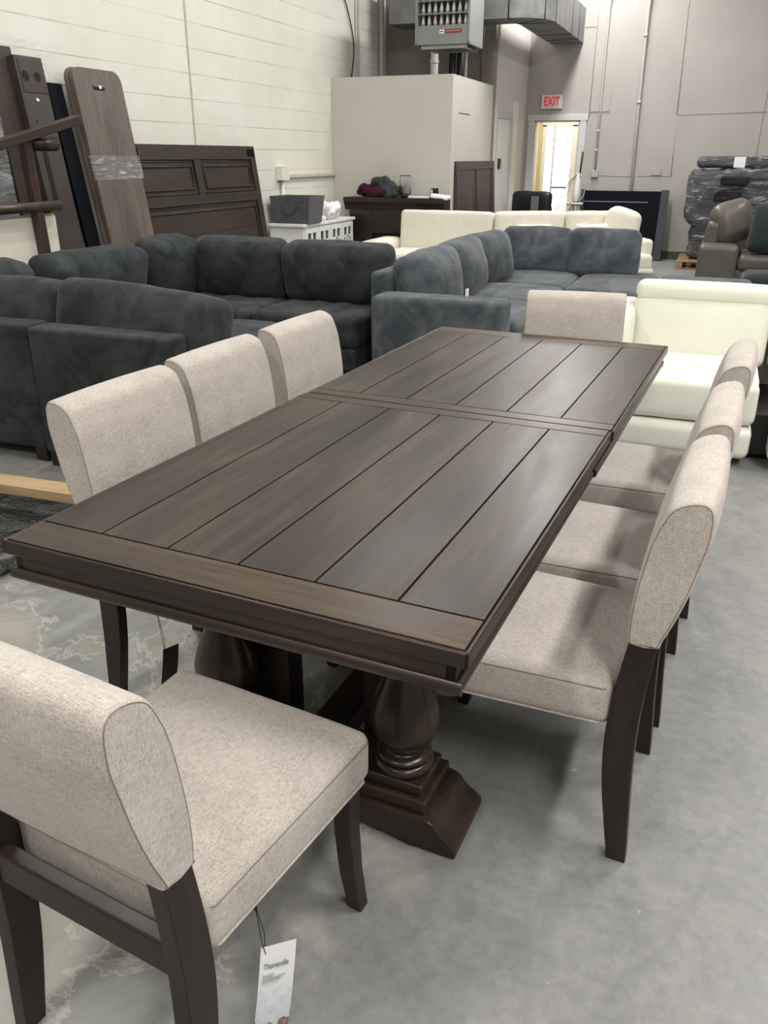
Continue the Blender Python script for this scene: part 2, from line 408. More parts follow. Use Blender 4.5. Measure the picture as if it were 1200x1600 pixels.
def text_mesh(name, s, size, mat, parent, M0, ext=.0008, align='CENTER', sx=1, bold=0):
    cu = bpy.data.curves.new(name, 'FONT'); cu.body = s; cu.size = size; cu.extrude = ext; cu.align_x = align; cu.align_y = 'CENTER'; cu.offset = bold
    t = bpy.data.objects.new(name, cu); C.objects.link(t)
    me = bpy.data.meshes.new_from_object(t.evaluated_get(bpy.context.evaluated_depsgraph_get()))
    bpy.data.objects.remove(t); me.materials.clear(); me.materials.append(mat)
    o = bpy.data.objects.new(name, me); C.objects.link(o); o.parent = parent; o.matrix_basis = M0 @ Matrix.Diagonal((sx,1,1,1)); return o
def struct(o): o['kind'] = 'structure'; return o
TH = R(-3.02)
def TW(x, y): return (math.cos(TH)*x-math.sin(TH)*y, math.sin(TH)*x+math.cos(TH)*y)

# ------------------------------------------------------------------ room shell
XL, YP, XC, YR, YF, XR, YN = -3.5, 9.34, -1.89, 11.25, 13.4, 6.5, -4.5
def shell(name, mat, *a, bev=0): return struct(bx(name, mat, None, *a, bev=bev))
shell('floor', M['floor'], XL-.2, XR+.2, YN-.2, 16.2, -.15, 0)
shell('ceiling', M['ceiling'], XL-.2, XR+.2, YN-.2, YF+.2, CEIL, CEIL+.15)
shell('wall_left', M['block'], XL-.2, XL, YN-.2, YR+.2, 0, CEIL)
shell('wall_right', M['taupewall'], XR, XR+.2, YN-.2, YF+.2, 0, CEIL)
shell('wall_near', M['taupewall'], XL, XR, YN-.2, YN, 0, CEIL)
shell('wall_recess', plain('recess_wall_brown_grey', (.27,.25,.22), .7, .1, 1.5), XL, XC, YR, YR+.15, 0, CEIL)
# side wall with a closed door in it
shell('wall_side', M['sidewall'], XC-.15, XC, YR+.15, YF, 0, CEIL)
# far wall around the doorway
bm = bmesh.new()
DX0, DX1, DZ = -1.73, -1.0, 2.06
box(bm, XC-.15, DX0, YF, YF+.15, 0, CEIL); box(bm, DX1, XR+.2, YF, YF+.15, 0, CEIL); box(bm, DX0, DX1, YF, YF+.15, DZ, CEIL)
struct(mesh_obj('wall_far', bm, M['taupewall']))
shell('baseboard_far', M['baseboard'], -.86, XR, YF-.015, YF, 0, .12)
# partition (a drywall enclosure lower than the hall)
bm = bmesh.new(); box(bm, XL, XC-.1, YP, YP+.1, 0, 2.43); box(bm, XC-.1, XC, YP, YR, 0, 2.43)
box(bm, XC, XC+.004, 9.62, 10.1, 2.02, 2.027, mat=1)
struct(mesh_obj('wall_partition', bm, [M['partition'], M['baseboard']]))
# caulked control joint on block wall
bm = bmesh.new()
pr = [(6.20+noise.noise(Vector((0,0,z*3)))*.006, z) for z in [k*.12 for k in range(42)]]
for (a, z), (b_, z2) in zip(pr, pr[1:]):
    wd = .028+.008*noise.noise(Vector((1,0,z*5)))
    vs = [bm.verts.new((XL+.0035, y, q)) for y, q in ((a-wd/2,z),(a+wd/2,z),(b_+wd/2,z2),(b_-wd/2,z2))]; bm.faces.new(vs)
bmesh.ops.remove_doubles(bm, verts=bm.verts, dist=.004)
r_ = bmesh.ops.extrude_face_region(bm, geom=list(bm.faces)); bmesh.ops.translate(bm, vec=(-.003,0,0), verts=[v for v in r_['geom'] if isinstance(v, bmesh.types.BMVert)])
struct(mesh_obj('trim_1', bm, plain('yellowed_caulk', (.48,.43,.30), .6)))
# seams of the far wall panels
bm = bmesh.new(); sm = M['taupewall']
for x0, z0, x1, z1 in ((.39,5,.46,2.12),(.46,2.12,.49,1.25),(-.02,1.25,.49,1.25),(-.66,1.25,-.1,1.24),(.44,2.12,1.72,2.14),(1.72,5,1.66,.2),(-.86,5,-.87,2.1)):
    tube(bm, [(x0,YF-.001,z0),((x0+x1)/2,YF-.001,(z0+z1)/2),(x1,YF-.001,z1)], .006, 6)
for z in (4.6, 3.35): tube(bm, [(-1.05,YF-.001,z),(-.86,YF-.001,z)], .005, 6)
struct(mesh_obj('trim_2', bm, plain('dark_seam_paint', (.34,.32,.29), .7)))  # seams slightly darker than the wall panels
shell('trim_3', M['taupewall'], -.86, -.56, YF-.012, YF, 2.18, 2.45)
shell('trim_4', M['sidewall'], XC, XC+.02, YR+.15, YR+.2, 0, CEIL)
# doorway casing
bm = bmesh.new()
box(bm, DX0-.1, DX0, YF-.025, YF, 0, DZ+.09, .004); box(bm, DX1, DX1+.1, YF-.025, YF, 0, DZ+.09, .004); box(bm, DX0-.12, DX1+.12, YF-.03, YF, DZ, DZ+.09, .004)
box(bm, DX0, DX0+.02, YF, YF+.15, 0, DZ); box(bm, DX1-.02, DX1, YF, YF+.15, 0, DZ); box(bm, DX0, DX1, YF, YF+.15, DZ-.02, DZ)
struct(mesh_obj('trim_5', bm, M['trim_paint']))
# closed door on the side wall
bm = bmesh.new(); box(bm, XC, XC+.012, 11.5, 12.28, 0, 2.04, .003)
d1 = struct(mesh_obj('door_1', bm, M['white_paint']))
bm = bmesh.new(); box(bm, XC, XC+.03, 11.41, 11.5, 0, 2.12, .004); box(bm, XC, XC+.03, 12.28, 12.36, 0, 2.12, .004); box(bm, XC, XC+.03, 11.5, 12.28, 2.04, 2.12, .004)
mesh_obj('door_frame', bm, M['trim_paint'], d1)
bx('keypad_lock', M['black'], d1, XC+.012, XC+.04, 11.66, 11.78, 1.36, 1.5)
bx('trim_6', M['white_paint'], None, XC, XC+.02, 12.50, 12.80, 0, 2.3)['kind'] = 'structure'
# lobby seen through the doorway
bm = bmesh.new()
LX0, LX1, LY = -2.02, -.78, 15.3
box(bm, LX0-.1, LX0, YF+.15, LY+.1, 0, 2.7); box(bm, LX1, LX1+.1, YF+.15, LY+.1, 0, 2.7)
box(bm, LX1-.55, LX1, LY, LY+.1, 0, 2.7); box(bm, LX0, LX1-.55, LY, LY+.1, 2.1, 2.7); box(bm, LX0, LX0+.05, LY, LY+.1, 0, 2.1)
struct(mesh_obj('wall_lobby', bm, M['lobby']))
shell('ceiling_lobby', M['ceiling'], LX0-.1, LX1+.1, YF+.15, LY+.1, 2.7, 2.8)
d2 = struct(mesh_obj('door_2', (lambda b_: (box(b_, -1.97,-1.9,LY-.02,LY+.06,0,2.06,.004), box(b_, -1.43,-1.33,LY-.02,LY+.06,0,2.06,.004), box(b_, -1.97,-1.33,LY-.02,LY+.06,2.03,2.1,.004), box(b_, -1.9,-1.43,LY,LY+.05,0,.12,.004), b_)[-1])(bmesh.new()), M['white_paint']))
bx('mullion', M['trim_paint'], d2, -1.77, -1.74, LY+.005, LY+.045, .12, 2.03)
bx('push_bar', M['metal'], d2, -1.74, -1.46, LY-.03, LY+.0, .98, 1.02)
bx('pane', M['glass'], d2, -1.9, -1.43, LY+.02, LY+.026, .12, 2.03, bev=0)
bm = bmesh.new(); box(bm, -4, 2, 15.5, 30, -.1, -.01)
struct(mesh_obj('ground_outside', bm, plain('pale_pavement', (.6,.58,.55), .8)))  # pale pavement in one overall tone

# ------------------------------------------------------------------ ceiling lights
for i, (x, y, pw) in enumerate(LIGHTS):
    t = thing('ceiling_light', 'long fluorescent fixture hung below the ceiling, number %d from the near wall' % (i+1), 'ceiling light', (x, y, CEIL-.25), 0, 'fluorescent fixtures under the ceiling')
    t['label'] = 'long white fluorescent fixture hung below the hall ceiling'
    bm = bmesh.new(); box(bm, -.16, .16, -.9, .9, .0, .06, .01); box(bm, -.02, .02, -.8, -.76, .06, .25); box(bm, -.02, .02, .76, .8, .06, .25)
    mesh_obj('housing', bm, M['white_paint'], t)
    ld = bpy.data.lights.new('lamp_light', 'AREA'); ld.shape = 'RECTANGLE'; ld.size = .28; ld.size_y = 1.75; ld.energy = pw; ld.color = (1, .975, .935)
    lo = bpy.data.objects.new('lamp_light', ld); C.objects.link(lo); lo.parent = t; lo.location = (0,0,-.01)

t = thing('lobby_fill_lamp', 'small round lamp added to brighten the lobby behind the doorway', 'ceiling light', (-1.4,14.3,2.69)); bm = bmesh.new(); lathe(bm, [(.14,0),(.14,.01),(.02,.01)], 24); mesh_obj('lamp_rim', bm, M['white_paint'], t)  # unseen lamp, added to brighten the lobby
ld = bpy.data.lights.new('lamp_light', 'AREA'); ld.shape = 'DISK'; ld.size = .26; ld.energy = 22; ld.color = (1,.95,.85); lo = bpy.data.objects.new('lamp_light', ld); C.objects.link(lo); lo.parent = t; lo.location = (0,0,-.01)

# ------------------------------------------------------------------ dining table
tb = thing('dining_table', 'long dark brown plank-top trestle dining table in the middle', 'dining table', (0,0,0), TH)
W, L1, L2 = 1.07, 1.335, 2.68
def tabletop(y0, y1, cross0, cross1, name, x0=0, dz=0):
    """planks with thin dark joints; cross0/cross1: breadboard y-ranges"""
    bm = bmesh.new(); g = .0048; zt = .762+dz
    box(bm, x0+.003, x0+W-.003, y0+.003, y1-.003, .728+dz, zt-.009, .002, mat=2)
    box(bm, x0+.008, x0+W-.008, y0+.008 if y0 == 0 else y0+.001, y1-.008 if y1 > 2 else y1-.001, zt-.0092, zt-.0085, 0, mat=4)
    e = .010
    # chamfered outer lip
    ya, yb = cross0; yc, yd = cross1
    for a, b_ in ((ya, yb), (yc, yd)): box(bm, x0+e, x0+W-e, a+(e if a == y0 and y0 == 0 else g/2), b_-(e if b_ == y1 and y1 > 2 else g/2), zt-.0087, zt, .0008, 1, mat=1)
    for k in range(6):
        xa = x0+(e if k == 0 else W*k/6+g/2); xb = x0+(W-e if k == 5 else W*(k+1)/6-g/2)
        box(bm, xa, xb, yb+g/2, yc-g/2, zt-.0087, zt, .0008, 1, mat=0)
    # rim frame, rounded, slightly lower than the planks
    zr = zt-.002
    if y0 == 0: box(bm, x0, x0+W, 0, e-.001, .727+dz, zr, .004, 3, mat=2)
    if y1 > 2: box(bm, x0, x0+W, y1-e+.001, y1, .727+dz, zr, .004, 3, mat=2)
    box(bm, x0, x0+e-.001, y0, y1, .727+dz, zr, .004, 3, mat=3); box(bm, x0+W-e+.001, x0+W, y0, y1, .727+dz, zr, .004, 3, mat=3)
    return mesh_obj(name, bm, [M['top_y'], M['top_x'], M['dark_x'], M['dark_y'], M['groove']], tb, auto=50)
tabletop(0, L1-.0008, (0, .1135), (1.2725, L1-.0008), 'tabletop')
tabletop(L1+.0008, L2, (L1+.0008, 1.3975), (2.56, L2), 'tabletop', .006, .0005)
def apron(y0, y1, x0, near):
    bm = bmesh.new(); a = .010; ax = .022; th = .022
    box(bm, x0+ax, x0+ax+th, y0+a*(near), y1-a*(not near), .672, .727, .002, mat=1); box(bm, x0+W-ax-th, x0+W-ax, y0+a*near, y1-a*(not near), .668, .727, .002, mat=1)
    ye = y0+a if near else y1-a-th
    box(bm, x0+ax, x0+W-ax, ye, ye+th, .668, .727, .002)
    mesh_obj('apron', bm, [M['dark_x'], M['dark_y']], tb, auto=40)
    # half-round moulding along the bottom of the apron
    bm = bmesh.new()
    def prof(c, s): return [(c, .670), (c, .693), (c-s*.005, .694), (c-s*.009, .690), (c-s*.0115, .684), (c-s*.0115, .677), (c-s*.009, .671), (c-s*.005, .668), (c+s*.004, .668), (c+s*.004, .670)]
    ya, yb = (y0+.006, y1-.20) if near else (y0-.175, y1-.006)
    xa, xb = x0+ax, x0+W-ax
    prism(bm, prof(xa, 1), 'y', ya+.001, yb-.001, mat=1); prism(bm, prof(xb, -1), 'y', ya+.001, yb-.001, mat=1)
    if near: prism(bm, prof(y0+a, 1), 'x', x0+.0105, x0+W-.0105)
    else: prism(bm, prof(y1-a, -1), 'x', x0+.0105, x0+W-.0105)
    mesh_obj('molding', bm, [M['dark_x'], M['dark_y']], tb, auto=35)
apron(0, L1-.001, 0, 1); apron(L1+.001, L2, .006, 0)
# pedestals
PX = .55
def pedestal(yc, flip=1):
    bm = bmesh.new(); hl = .43
    half = [(.30,0),(.305,.012),(.30,.012),(hl-.012,0),(hl-.002,.004),(hl,.014),(hl-.002,.030),(hl-.018,.042),(hl-.038,.056),(hl-.052,.074),(hl-.062,.086),(hl-.078,.092)]
    half = [(.20,.022),(.27,.018),(.315,.004),(.33,0),(hl-.012,0),(hl-.002,.005),(hl,.016),(hl-.002,.030),(hl-.016,.042),(hl-.036,.054),(hl-.050,.070),(hl-.058,.082),(hl-.070,.088),(hl-.085,.092)]
    pts = half+[(-x, z) for x, z in half[::-1]]
    prism(bm, [(PX+x, z) for x, z in pts], 'y', yc-.10, yc+.10, inset=.004)
    box(bm, PX-.345, PX+.345, yc-.085, yc+.085, .09, .128, .006, 3)
    box(bm, PX-.330, PX+.330, yc-.070, yc+.070, .126, .158, .008, 3)
    p = mesh_obj('pedestal', bm, M['dark_x'], tb, auto=35)
    bx('top_block', M['dark_x'], p, PX-.36, PX+.36, yc-.06, yc+.06, .635, .70)
    for s in (-1, 1):
        bm = bmesh.new(); cx = PX+s*.255
        pr_ = [(.060,.157),(.068,.160),(.073,.168),(.073,.176),(.067,.184),(.058,.187),(.059,.190),(.066,.193),(.067,.200),(.060,.206),(.050,.210),(.047,.216),(.055,.226),(.070,.245),(.080,.268),(.0835,.292),(.082,.315),(.075,.345),(.063,.378),(.052,.408),(.045,.436),(.041,.47),(.040,.50),(.043,.53),(.052,.545),(.060,.555),(.062,.567),(.054,.577),(.058,.585),(.072,.60),(.074,.637)]
        lathe(bm, spline(pr_, 3, False), 40, (cx, yc, 0))
        mesh_obj('baluster', bm, M['dark_z'], p, smooth=True, auto=60)
        bm = bmesh.new(); yy = yc+flip*.115; xi = PX+s*.175
        box(bm, xi-.065, xi+.065, min(yc+flip*.072, yy+flip*.03), max(yc+flip*.072, yy+flip*.03), .10, .68, .004)
        mesh_obj('support_post', bm, M['leg'], p, auto=40)
pedestal(.365, 1); pedestal(2.68-.365, -1)
bx('stretcher', M['dark_y'], tb, PX-.05, PX+.05, .40, 2.28, .07, .135, bev=.005)

# ------------------------------------------------------------------ dining chairs
def make_chair():
    t = thing('dining_chair', '', 'dining chair', group='beige upholstered dining chairs around the table')
    # seat: slightly tapered towards the back
    bm = bmesh.new(); D, Wd = .445, .49; y0, y1 = .078, .563
    def shape(q, tt, d):
        k = (q.y+(y1-y0)/2)/(y1-y0); q = q.copy(); q.x *= .915+.085*min(1, max(0, k)); 
        return q
    rcush(bm, (Wd, y1-y0, .115), .026, (.004,.006,.020), Matrix.Translation((0,(y0+y1)/2,.425)), .0015, 14, 3, 8, 0, shape)
    def loop(z, off, inset=0):
        pts = []
        hx0, hx1 = Wd/2*.915+off, Wd/2+off; ya, yb = y0-off, y1+off; c = .022
        raw = [(-hx0+c, ya), (hx0-c, ya), (hx0, ya+c), (hx1, yb-c), (hx1-c, yb), (-hx1+c, yb), (-hx1, yb-c), (-hx0, ya+c)]
        for i in range(len(raw)):
            a, b_ = raw[i], raw[(i+1) % len(raw)]
            for k in range(6): pts.append((a[0]+(b_[0]-a[0])*k/6, a[1]+(b_[1]-a[1])*k/6, z))
        return pts
    tube(bm, loop(.4650, .0014), .0012, 5, True, 1)
    tube(bm, loop(.3700, -.006), .0035, 6, True, 0)
    mesh_obj('seat', bm, [M['linen'], M['seam']], t)
    # backrest
    front = spline([(.062,.592),(.066,.63),(.064,.70),(.056,.77),(.046,.83),(.034,.87),(.018,.905),(-.006,.923),(-.034,.930),(-.054,.924),(-.064,.902),(-.064,.85),(-.055,.80),(-.042,.735),(-.023,.665),(-.004,.610),(.000,.594)], 4, False)
    pf = front+[(.030,.588)]
    bm = bmesh.new(); hw = .228
    st = [(-hw-.004,.006),(-hw,.002),(-hw+.007,0)]+[(-hw+.007+(2*hw-.014)*k/10,0) for k in range(1,10)]+[(hw-.007,0),(hw,.002),(hw+.004,.006)]
    cy = .0; n = len(pf); nr = []
    for i in range(n):
        p0, p1 = pf[i-1], pf[(i+1) % n]; tx, ty = p1[0]-p0[0], p1[1]-p0[1]; l = math.hypot(tx, ty) or 1; nr.append((ty/l, -tx/l))
    # outward check
    if nr[0][0] < 0: nr = [(-a, -b_) for a, b_ in nr]
    rings = []
    for x, ins in st:
        k = 1-(x/hw)**2
        ring = []
        for (u, v), (a, b_) in zip(pf, nr):
            bulge = .013*max(0, k)*(1 if a > .3 else 0)
            top = .0015*max(0, k) if v > .9 else (-.010*max(0,k)*-1 if v < .6 else 0)
            ring.append(bm.verts.new((x, u-a*ins+a*bulge-.008*max(0, k), v-b_*ins+top)))
        rings.append(ring)
    for A, B in zip(rings, rings[1:]):
        for k in range(n):
            f = bm.faces.new((A[k], A[(k+1) % n], B[(k+1) % n], B[k])); f.smooth = True
    for q in (rings[0], rings[-1]): bm.faces.new(q)
    for s in (-1, 1):
        tube(bm, [(s*(hw+.0035), u-a*.0055, v-b_*.0055) for (u, v), (a, b_) in zip(pf, nr)], .0011, 5, True, 1)
    mesh_obj('backrest', bm, [M['linen'], M['seam']], t)
    # rear legs, sabre curved in side profile
    fr_ = spline([(.043,0),(.060,.10),(.076,.21),(.084,.32),(.081,.42),(.072,.51),(.060,.600)], 4, False)
    bk_ = spline([(.002,.600),(.010,.51),(.016,.42),(.017,.32),(.013,.21),(.006,.10),(.000,0)], 4, False)
    side = fr_+bk_
    for s in (-1, 1):
        bm = bmesh.new(); prism(bm, side, 'x', s*.190, s*.226, inset=.003); mesh_obj('leg', bm, M['leg'], t, auto=35)
    for s in (-1, 1):
        bm = bmesh.new(); 
        rings = []
        for z, yo, hw_, xo in ((0,.028,.0165,.006),(.03,.023,.0175,.004),(.12,.010,.019,0),(.24,.001,.0205,-.002),(.372,0,.0215,-.002)):
            cx, cy_ = s*(.207+xo), .523+yo
            rings.append([bm.verts.new((cx+a*hw_, cy_+b_*hw_, z)) for a, b_ in ((-1,-.85),(-.85,-1),(.85,-1),(1,-.85),(1,.85),(.85,1),(-.85,1),(-1,.85))])
        for A, B in zip(rings, rings[1:]):
            for k in range(8): bm.faces.new((A[k], A[(k+1)%8], B[(k+1)%8], B[k]))
        bm.faces.new(rings[0]); bm.faces.new(rings[-1]); mesh_obj('leg', bm, M['leg'], t, auto=50)
    bm = bmesh.new(); box(bm, -.192, .192, .022, .052, .372, .440, .005)
    mesh_obj('rail', bm, M['leg'], t, auto=40)
    return t
chair0 = make_chair()
CH = [((.5763,-.474),-3.77,'beige dining chair at the near end of the table, with a hanging card'),
      ((1.345,.65),90,'beige dining chair on the right side of the table, nearest of the three'),
      ((1.352,1.20),90,'beige dining chair on the right side of the table, middle one of three'),
      ((1.365,1.875),90,'beige dining chair on the right side of the table, farthest of the three'),
      ((-.212,.660),-90,'beige dining chair on the left side of the table, nearest of the three'),
      ((-.238,1.185),-90,'beige dining chair on the left side of the table, middle one of three'),
      ((-.235,1.735),-90,'beige dining chair on the left side of the table, farthest of the three'),
      ((.607,2.90),190,'beige dining chair at the far end of the table, in front of the blue-grey sofa')]
for i, ((x, y), a, lb) in enumerate(CH):
    o = chair0 if i == 0 else copy_tree(chair0)
    X, Y = TW(x, y); o.location = (X, Y, 0); o.rotation_euler = (0,0,R(a)+TH); o['label'] = lb

# hang tags
def hang_tag(loc, rz, tilt, label, w_=.075, h_=.20, printed=True, top=.17, mat='paper', ty=.0):
    t = thing('hang_tag', label, 'tag', loc, rz)
    bm = bmesh.new(); nseg = 8
    rows = []
    for k in range(nseg+1):
        v = k/nseg; z = -h_*v; y = (.018*v*v if printed else .012*v*v)
        rows.append([bm.verts.new((s*w_/2, y, z)) for s in (-1, 1)])
    for A, B in zip(rows, rows[1:]): bm.faces.new((A[0], A[1], B[1], B[0]))
    r_ = bmesh.ops.extrude_face_region(bm, geom=list(bm.faces)); bmesh.ops.translate(bm, vec=(0,.0006,0), verts=[v for v in r_['geom'] if isinstance(v, bmesh.types.BMVert)])
    c = mesh_obj('card', bm, M[mat], t, Matrix.Rotation(tilt,4,'Y') @ Matrix.Rotation(R(-9 if printed else 0),4,'X'))
    bm = bmesh.new()
    tube(bm, [(-w_/2+.008,-.002,-.012),(-w_/2+.003,0,.02),(-w_/2-.002,.004,top*.62),(-w_/2-.005,.004,top)], .0009, 5); tube(bm, [(-w_/2+.008,.002,-.012),(-w_/2+.009,0,.04),(-w_/2-.001,.004,top*.62),(-w_/2+.002,.004,top)], .0009, 5)
    tube(bm, [(-w_/2-.002,.004,top*.60),(-w_/2-.002,.004,top*.65)], .003, 6)
    mesh_obj('string', bm, M['string'], t, Matrix.Rotation(0,4,'Y'))
    return t, c
X, Y = TW(.812,-.235)
ht, cardo = hang_tag((X, Y, .208), R(46), R(9), 'white printed card hanging on black string below the near chair', w_=.068, h_=.205, top=.165)
B0 = Matrix.Translation((0,-.0012,0)) @ Matrix.Rotation(R(90),4,'X')
text_mesh('lettering', 'Thomasville', .0165, M['ink'], cardo, Matrix.Translation((-.003,-.0016,-.042)) @ Matrix.Rotation(R(90),4,'X'), .0002, sx=.60)
bm = bmesh.new()
for k, (wd, z) in enumerate(((.020,-.060),(.042,-.067),(.032,-.074))): box(bm, -.026, -.026+wd, -.0022-.03*(z/.2)**2*0, .006, z-.0009, z+.0009)
mesh_obj('caption', bm, plain('tag_caption_grey', (.42,.43,.46), .7), cardo)
bm = bmesh.new(); rows = []
for k in range(7):
    v = .46+.54*k/6; rows.append([bm.verts.new((s*.034, .018*v*v-.0007, -.205*v)) for s in (-1, 1)])
for A, B in zip(rows, rows[1:]): bm.faces.new((A[0], A[1], B[1], B[0]))
mesh_obj('picture', bm, (lambda: M['picture'])(), cardo)
def mk_pic():
    mt = M['picture']; N = mt.node_tree.nodes; L = mt.node_tree.links
    for l in list(L):
        if l.from_node.type == 'SEPXYZ': L.remove(l)
    sp = [n for n in N if n.type == 'SEPXYZ'][0]; mm = [n for n in N if n.type == 'MATH' and n.operation == 'MULTIPLY']
    for q in mm:
        if abs(q.inputs[1].default_value+14) < 1e-3: q.inputs[1].default_value = -3.0; L.new(sp.outputs[2], q.inputs[0])
mk_pic()
X, Y = TW(-.045,.545)
hang_tag((X, Y, .155), R(75), R(8), 'dark card hanging on a string under the nearest left chair', .06, .15, False, .21, 'board2')

# ------------------------------------------------------------------ charcoal modular sectional
def tuft(q, tt, d):
    if d.z > .6:
        for cx in (-.5, 0, .5):
            for cy in (-.45, .1, .6):
                q.z -= .022*math.exp(-((tt[0]-cx)**2+(tt[1]-cy)**2)/.012)
        q.z -= .006*math.exp(-((tt[0])**2)/.002)
    return q
def module(x, y, rz, label, back=True, side=0, cush=(.84,.26,.47), coff=(0,0), w_=.84, d_=.93, seed=1, ctilt=-12, croll=0):
    t = thing('sofa_module', label, 'sofa', (x, y, 0), rz, 'charcoal modular sofa pieces')
    bm = bmesh.new(); rcush(bm, (w_, d_, .17), .025, (0,0,0), Matrix.Translation((0,d_/2,.16)), .002, 4, seed, 3)
    mesh_obj('base', bm, M['charcoal'], t, smooth=True)
    y0 = .17 if back else .01
    cushion('seat_cushion', M['charcoal'], t, (w_-.01, d_-y0, .23), (0, (y0+d_)/2, .355), r=.045, puff=(.004,.006,.014), seed=seed, n=12, fn=tuft)
    if back:
        cushion('back_frame', M['charcoal'], t, (w_, .17, .665), (0, .085, .405), r=.022, wr=.003, seed=seed+5, n=4)
        cushion('back_cushion', M['charcoal'], t, cush, (coff[0], .27+coff[1], .688), (R(ctilt), R(croll), 0), r=.07, puff=(.012,.045,.018), wr=.010, seed=seed+9, n=8)
    if side:
        s = side
        cushion('side_frame', M['charcoal'], t, (.17, d_-.17, .665), (s*(w_/2-.085), .17+(d_-.17)/2, .405), r=.022, wr=.003, seed=seed+6, n=4)
        cushion('side_cushion', M['charcoal'], t, (.26, d_-.36, .47), (s*(w_/2-.24), .26+(d_-.22)/2, .70), (0, R(s*-10), 0), r=.07, puff=(.045,.012,.018), wr=.010, seed=seed+11, n=8)
    for sx in (-1, 1):
        for yy in (.05, d_-.05):
            bm = bmesh.new(); box(bm, sx*(w_/2-.055)-.04, sx*(w_/2-.055)+.04, yy-.04, yy+.04, 0, .078, .006); mesh_obj('leg', bm, M['leg'], t, auto=40)
    return t
module(-1.40, 1.99, 0, 'charcoal sofa piece with its back to the table, behind the middle left chair', cush=(.94,.26,.44), coff=(.04,.06), seed=2, ctilt=-10, croll=4)
module(-2.40, 2.02, R(1), 'charcoal corner sofa piece with its back turned, at the left photo edge', cush=(.90,.26,.44), coff=(.10,.06), side=-1, seed=3, w_=1.10)
module(-3.05, 3.58, R(-90), 'charcoal sofa piece facing right, in front of the leaning dark boards', seed=4, w_=1.15, cush=(1.02,.26,.45), coff=(-.05,0))
module(-2.42, 5.12, R(180), 'charcoal corner sofa piece with two back cushions, before the brown headboard', side=1, seed=5, w_=1.16, cush=(.84,.26,.45), coff=(-.15,0))
module(-1.405, 5.12, R(180), 'charcoal armless sofa piece beside the arm of the blue-grey sofa', seed=6, w_=.85, cush=(.90,.26,.44), coff=(-.02,0))
module(-1.40, 3.02, 0, 'charcoal backless tufted ottoman inside the U of sofa pieces', back=False, seed=7, w_=.86, d_=.88)

# ------------------------------------------------------------------ blue-grey sectional
sb = thing('sectional_sofa', 'blue-grey corduroy corner sofa with chaise beyond the far end of the table', 'sofa', (0,0,0))
bg = M['bluegrey']
cushion('arm', bg, sb, (.93,.27,.60), (-.355,4.245,.35), r=.04, puff=(.0,.008,.004), wr=.003, seed=1)
cushion('back_frame', bg, sb, (.17,3.4,.70), (-.86,6.10,.42), r=.04, wr=.003, seed=2)
cushion('back_frame', bg, sb, (1.56,.20,.70), (-.16,7.55,.42), r=.04, wr=.003, seed=3)
cushion('base', bg, sb, (.92,3.3,.22), (-.34,6.03,.18), r=.03, wr=.003, seed=4)
cushion('base', bg, sb, (.70,1.45,.22), (.50,6.90,.18), r=.03, wr=.003, seed=5)
cushion('seat_cushion', bg, sb, (.86,.98,.20), (-.28,4.90,.375), r=.07, puff=(0,0,.03), wr=.008, seed=6)
cushion('seat_cushion', bg, sb, (.86,.92,.20), (-.28,5.86,.375), r=.07, puff=(0,0,.03), wr=.008, seed=7)
cushion('seat_cushion', bg, sb, (.86,1.15,.20), (-.28,6.94,.375), r=.07, puff=(0,0,.03), wr=.008, seed=8)
cushion('seat_cushion', bg, sb, (.72,1.40,.20), (.50,6.86,.375), r=.07, puff=(0,0,.03), wr=.008, seed=9)
cushion('chaise', bg, sb, (.86,1.25,.40), (1.28,6.85,.27), r=.07, puff=(0,0,.03), wr=.006, seed=10)
for i, (y, l, x, hz, tz) in enumerate(((4.86,.86,-.64,.46,0),(5.74,.84,-.66,.47,3),(6.46,.60,-.62,.47,-12))):
    cushion('back_cushion', bg, sb, (.26,l,hz), (x,y,.655), (0,R(-12),R(tz)), r=.085, puff=(.06,.015,.015), wr=.016, ws=4, seed=20+i)
for i, (x, l) in enumerate(((-.32,.68),(.33,.66))):
    cushion('back_cushion', bg, sb, (l,.26,.46), (x,7.27,.655), (R(-10),0,0), r=.075, puff=(.01,.05,.015), wr=.014, ws=4, seed=30+i)
for x, y in ((-.76,4.2),(.05,4.2),(-.88,7.5),(.7,7.5),(.8,6.25),(.05,6.0),(1.62,6.3),(1.62,7.4)):
    bx('leg', M['leg'], sb, x-.03, x+.03, y-.03, y+.03, 0, .08)
tg = bx('price_tag', M['paper'], None, -.20,-.185,4.30,4.335,.652,.70, bev=.001); tag(tg, 'small white tag standing on the arm of the blue-grey sofa', 'tag')
tg = bx('fabric_tag', M['paper'], None, -.952,-.948,4.46,4.50,.58,.72, bev=0); tag(tg, 'small white label at the back corner of the blue-grey sofa arm', 'tag')

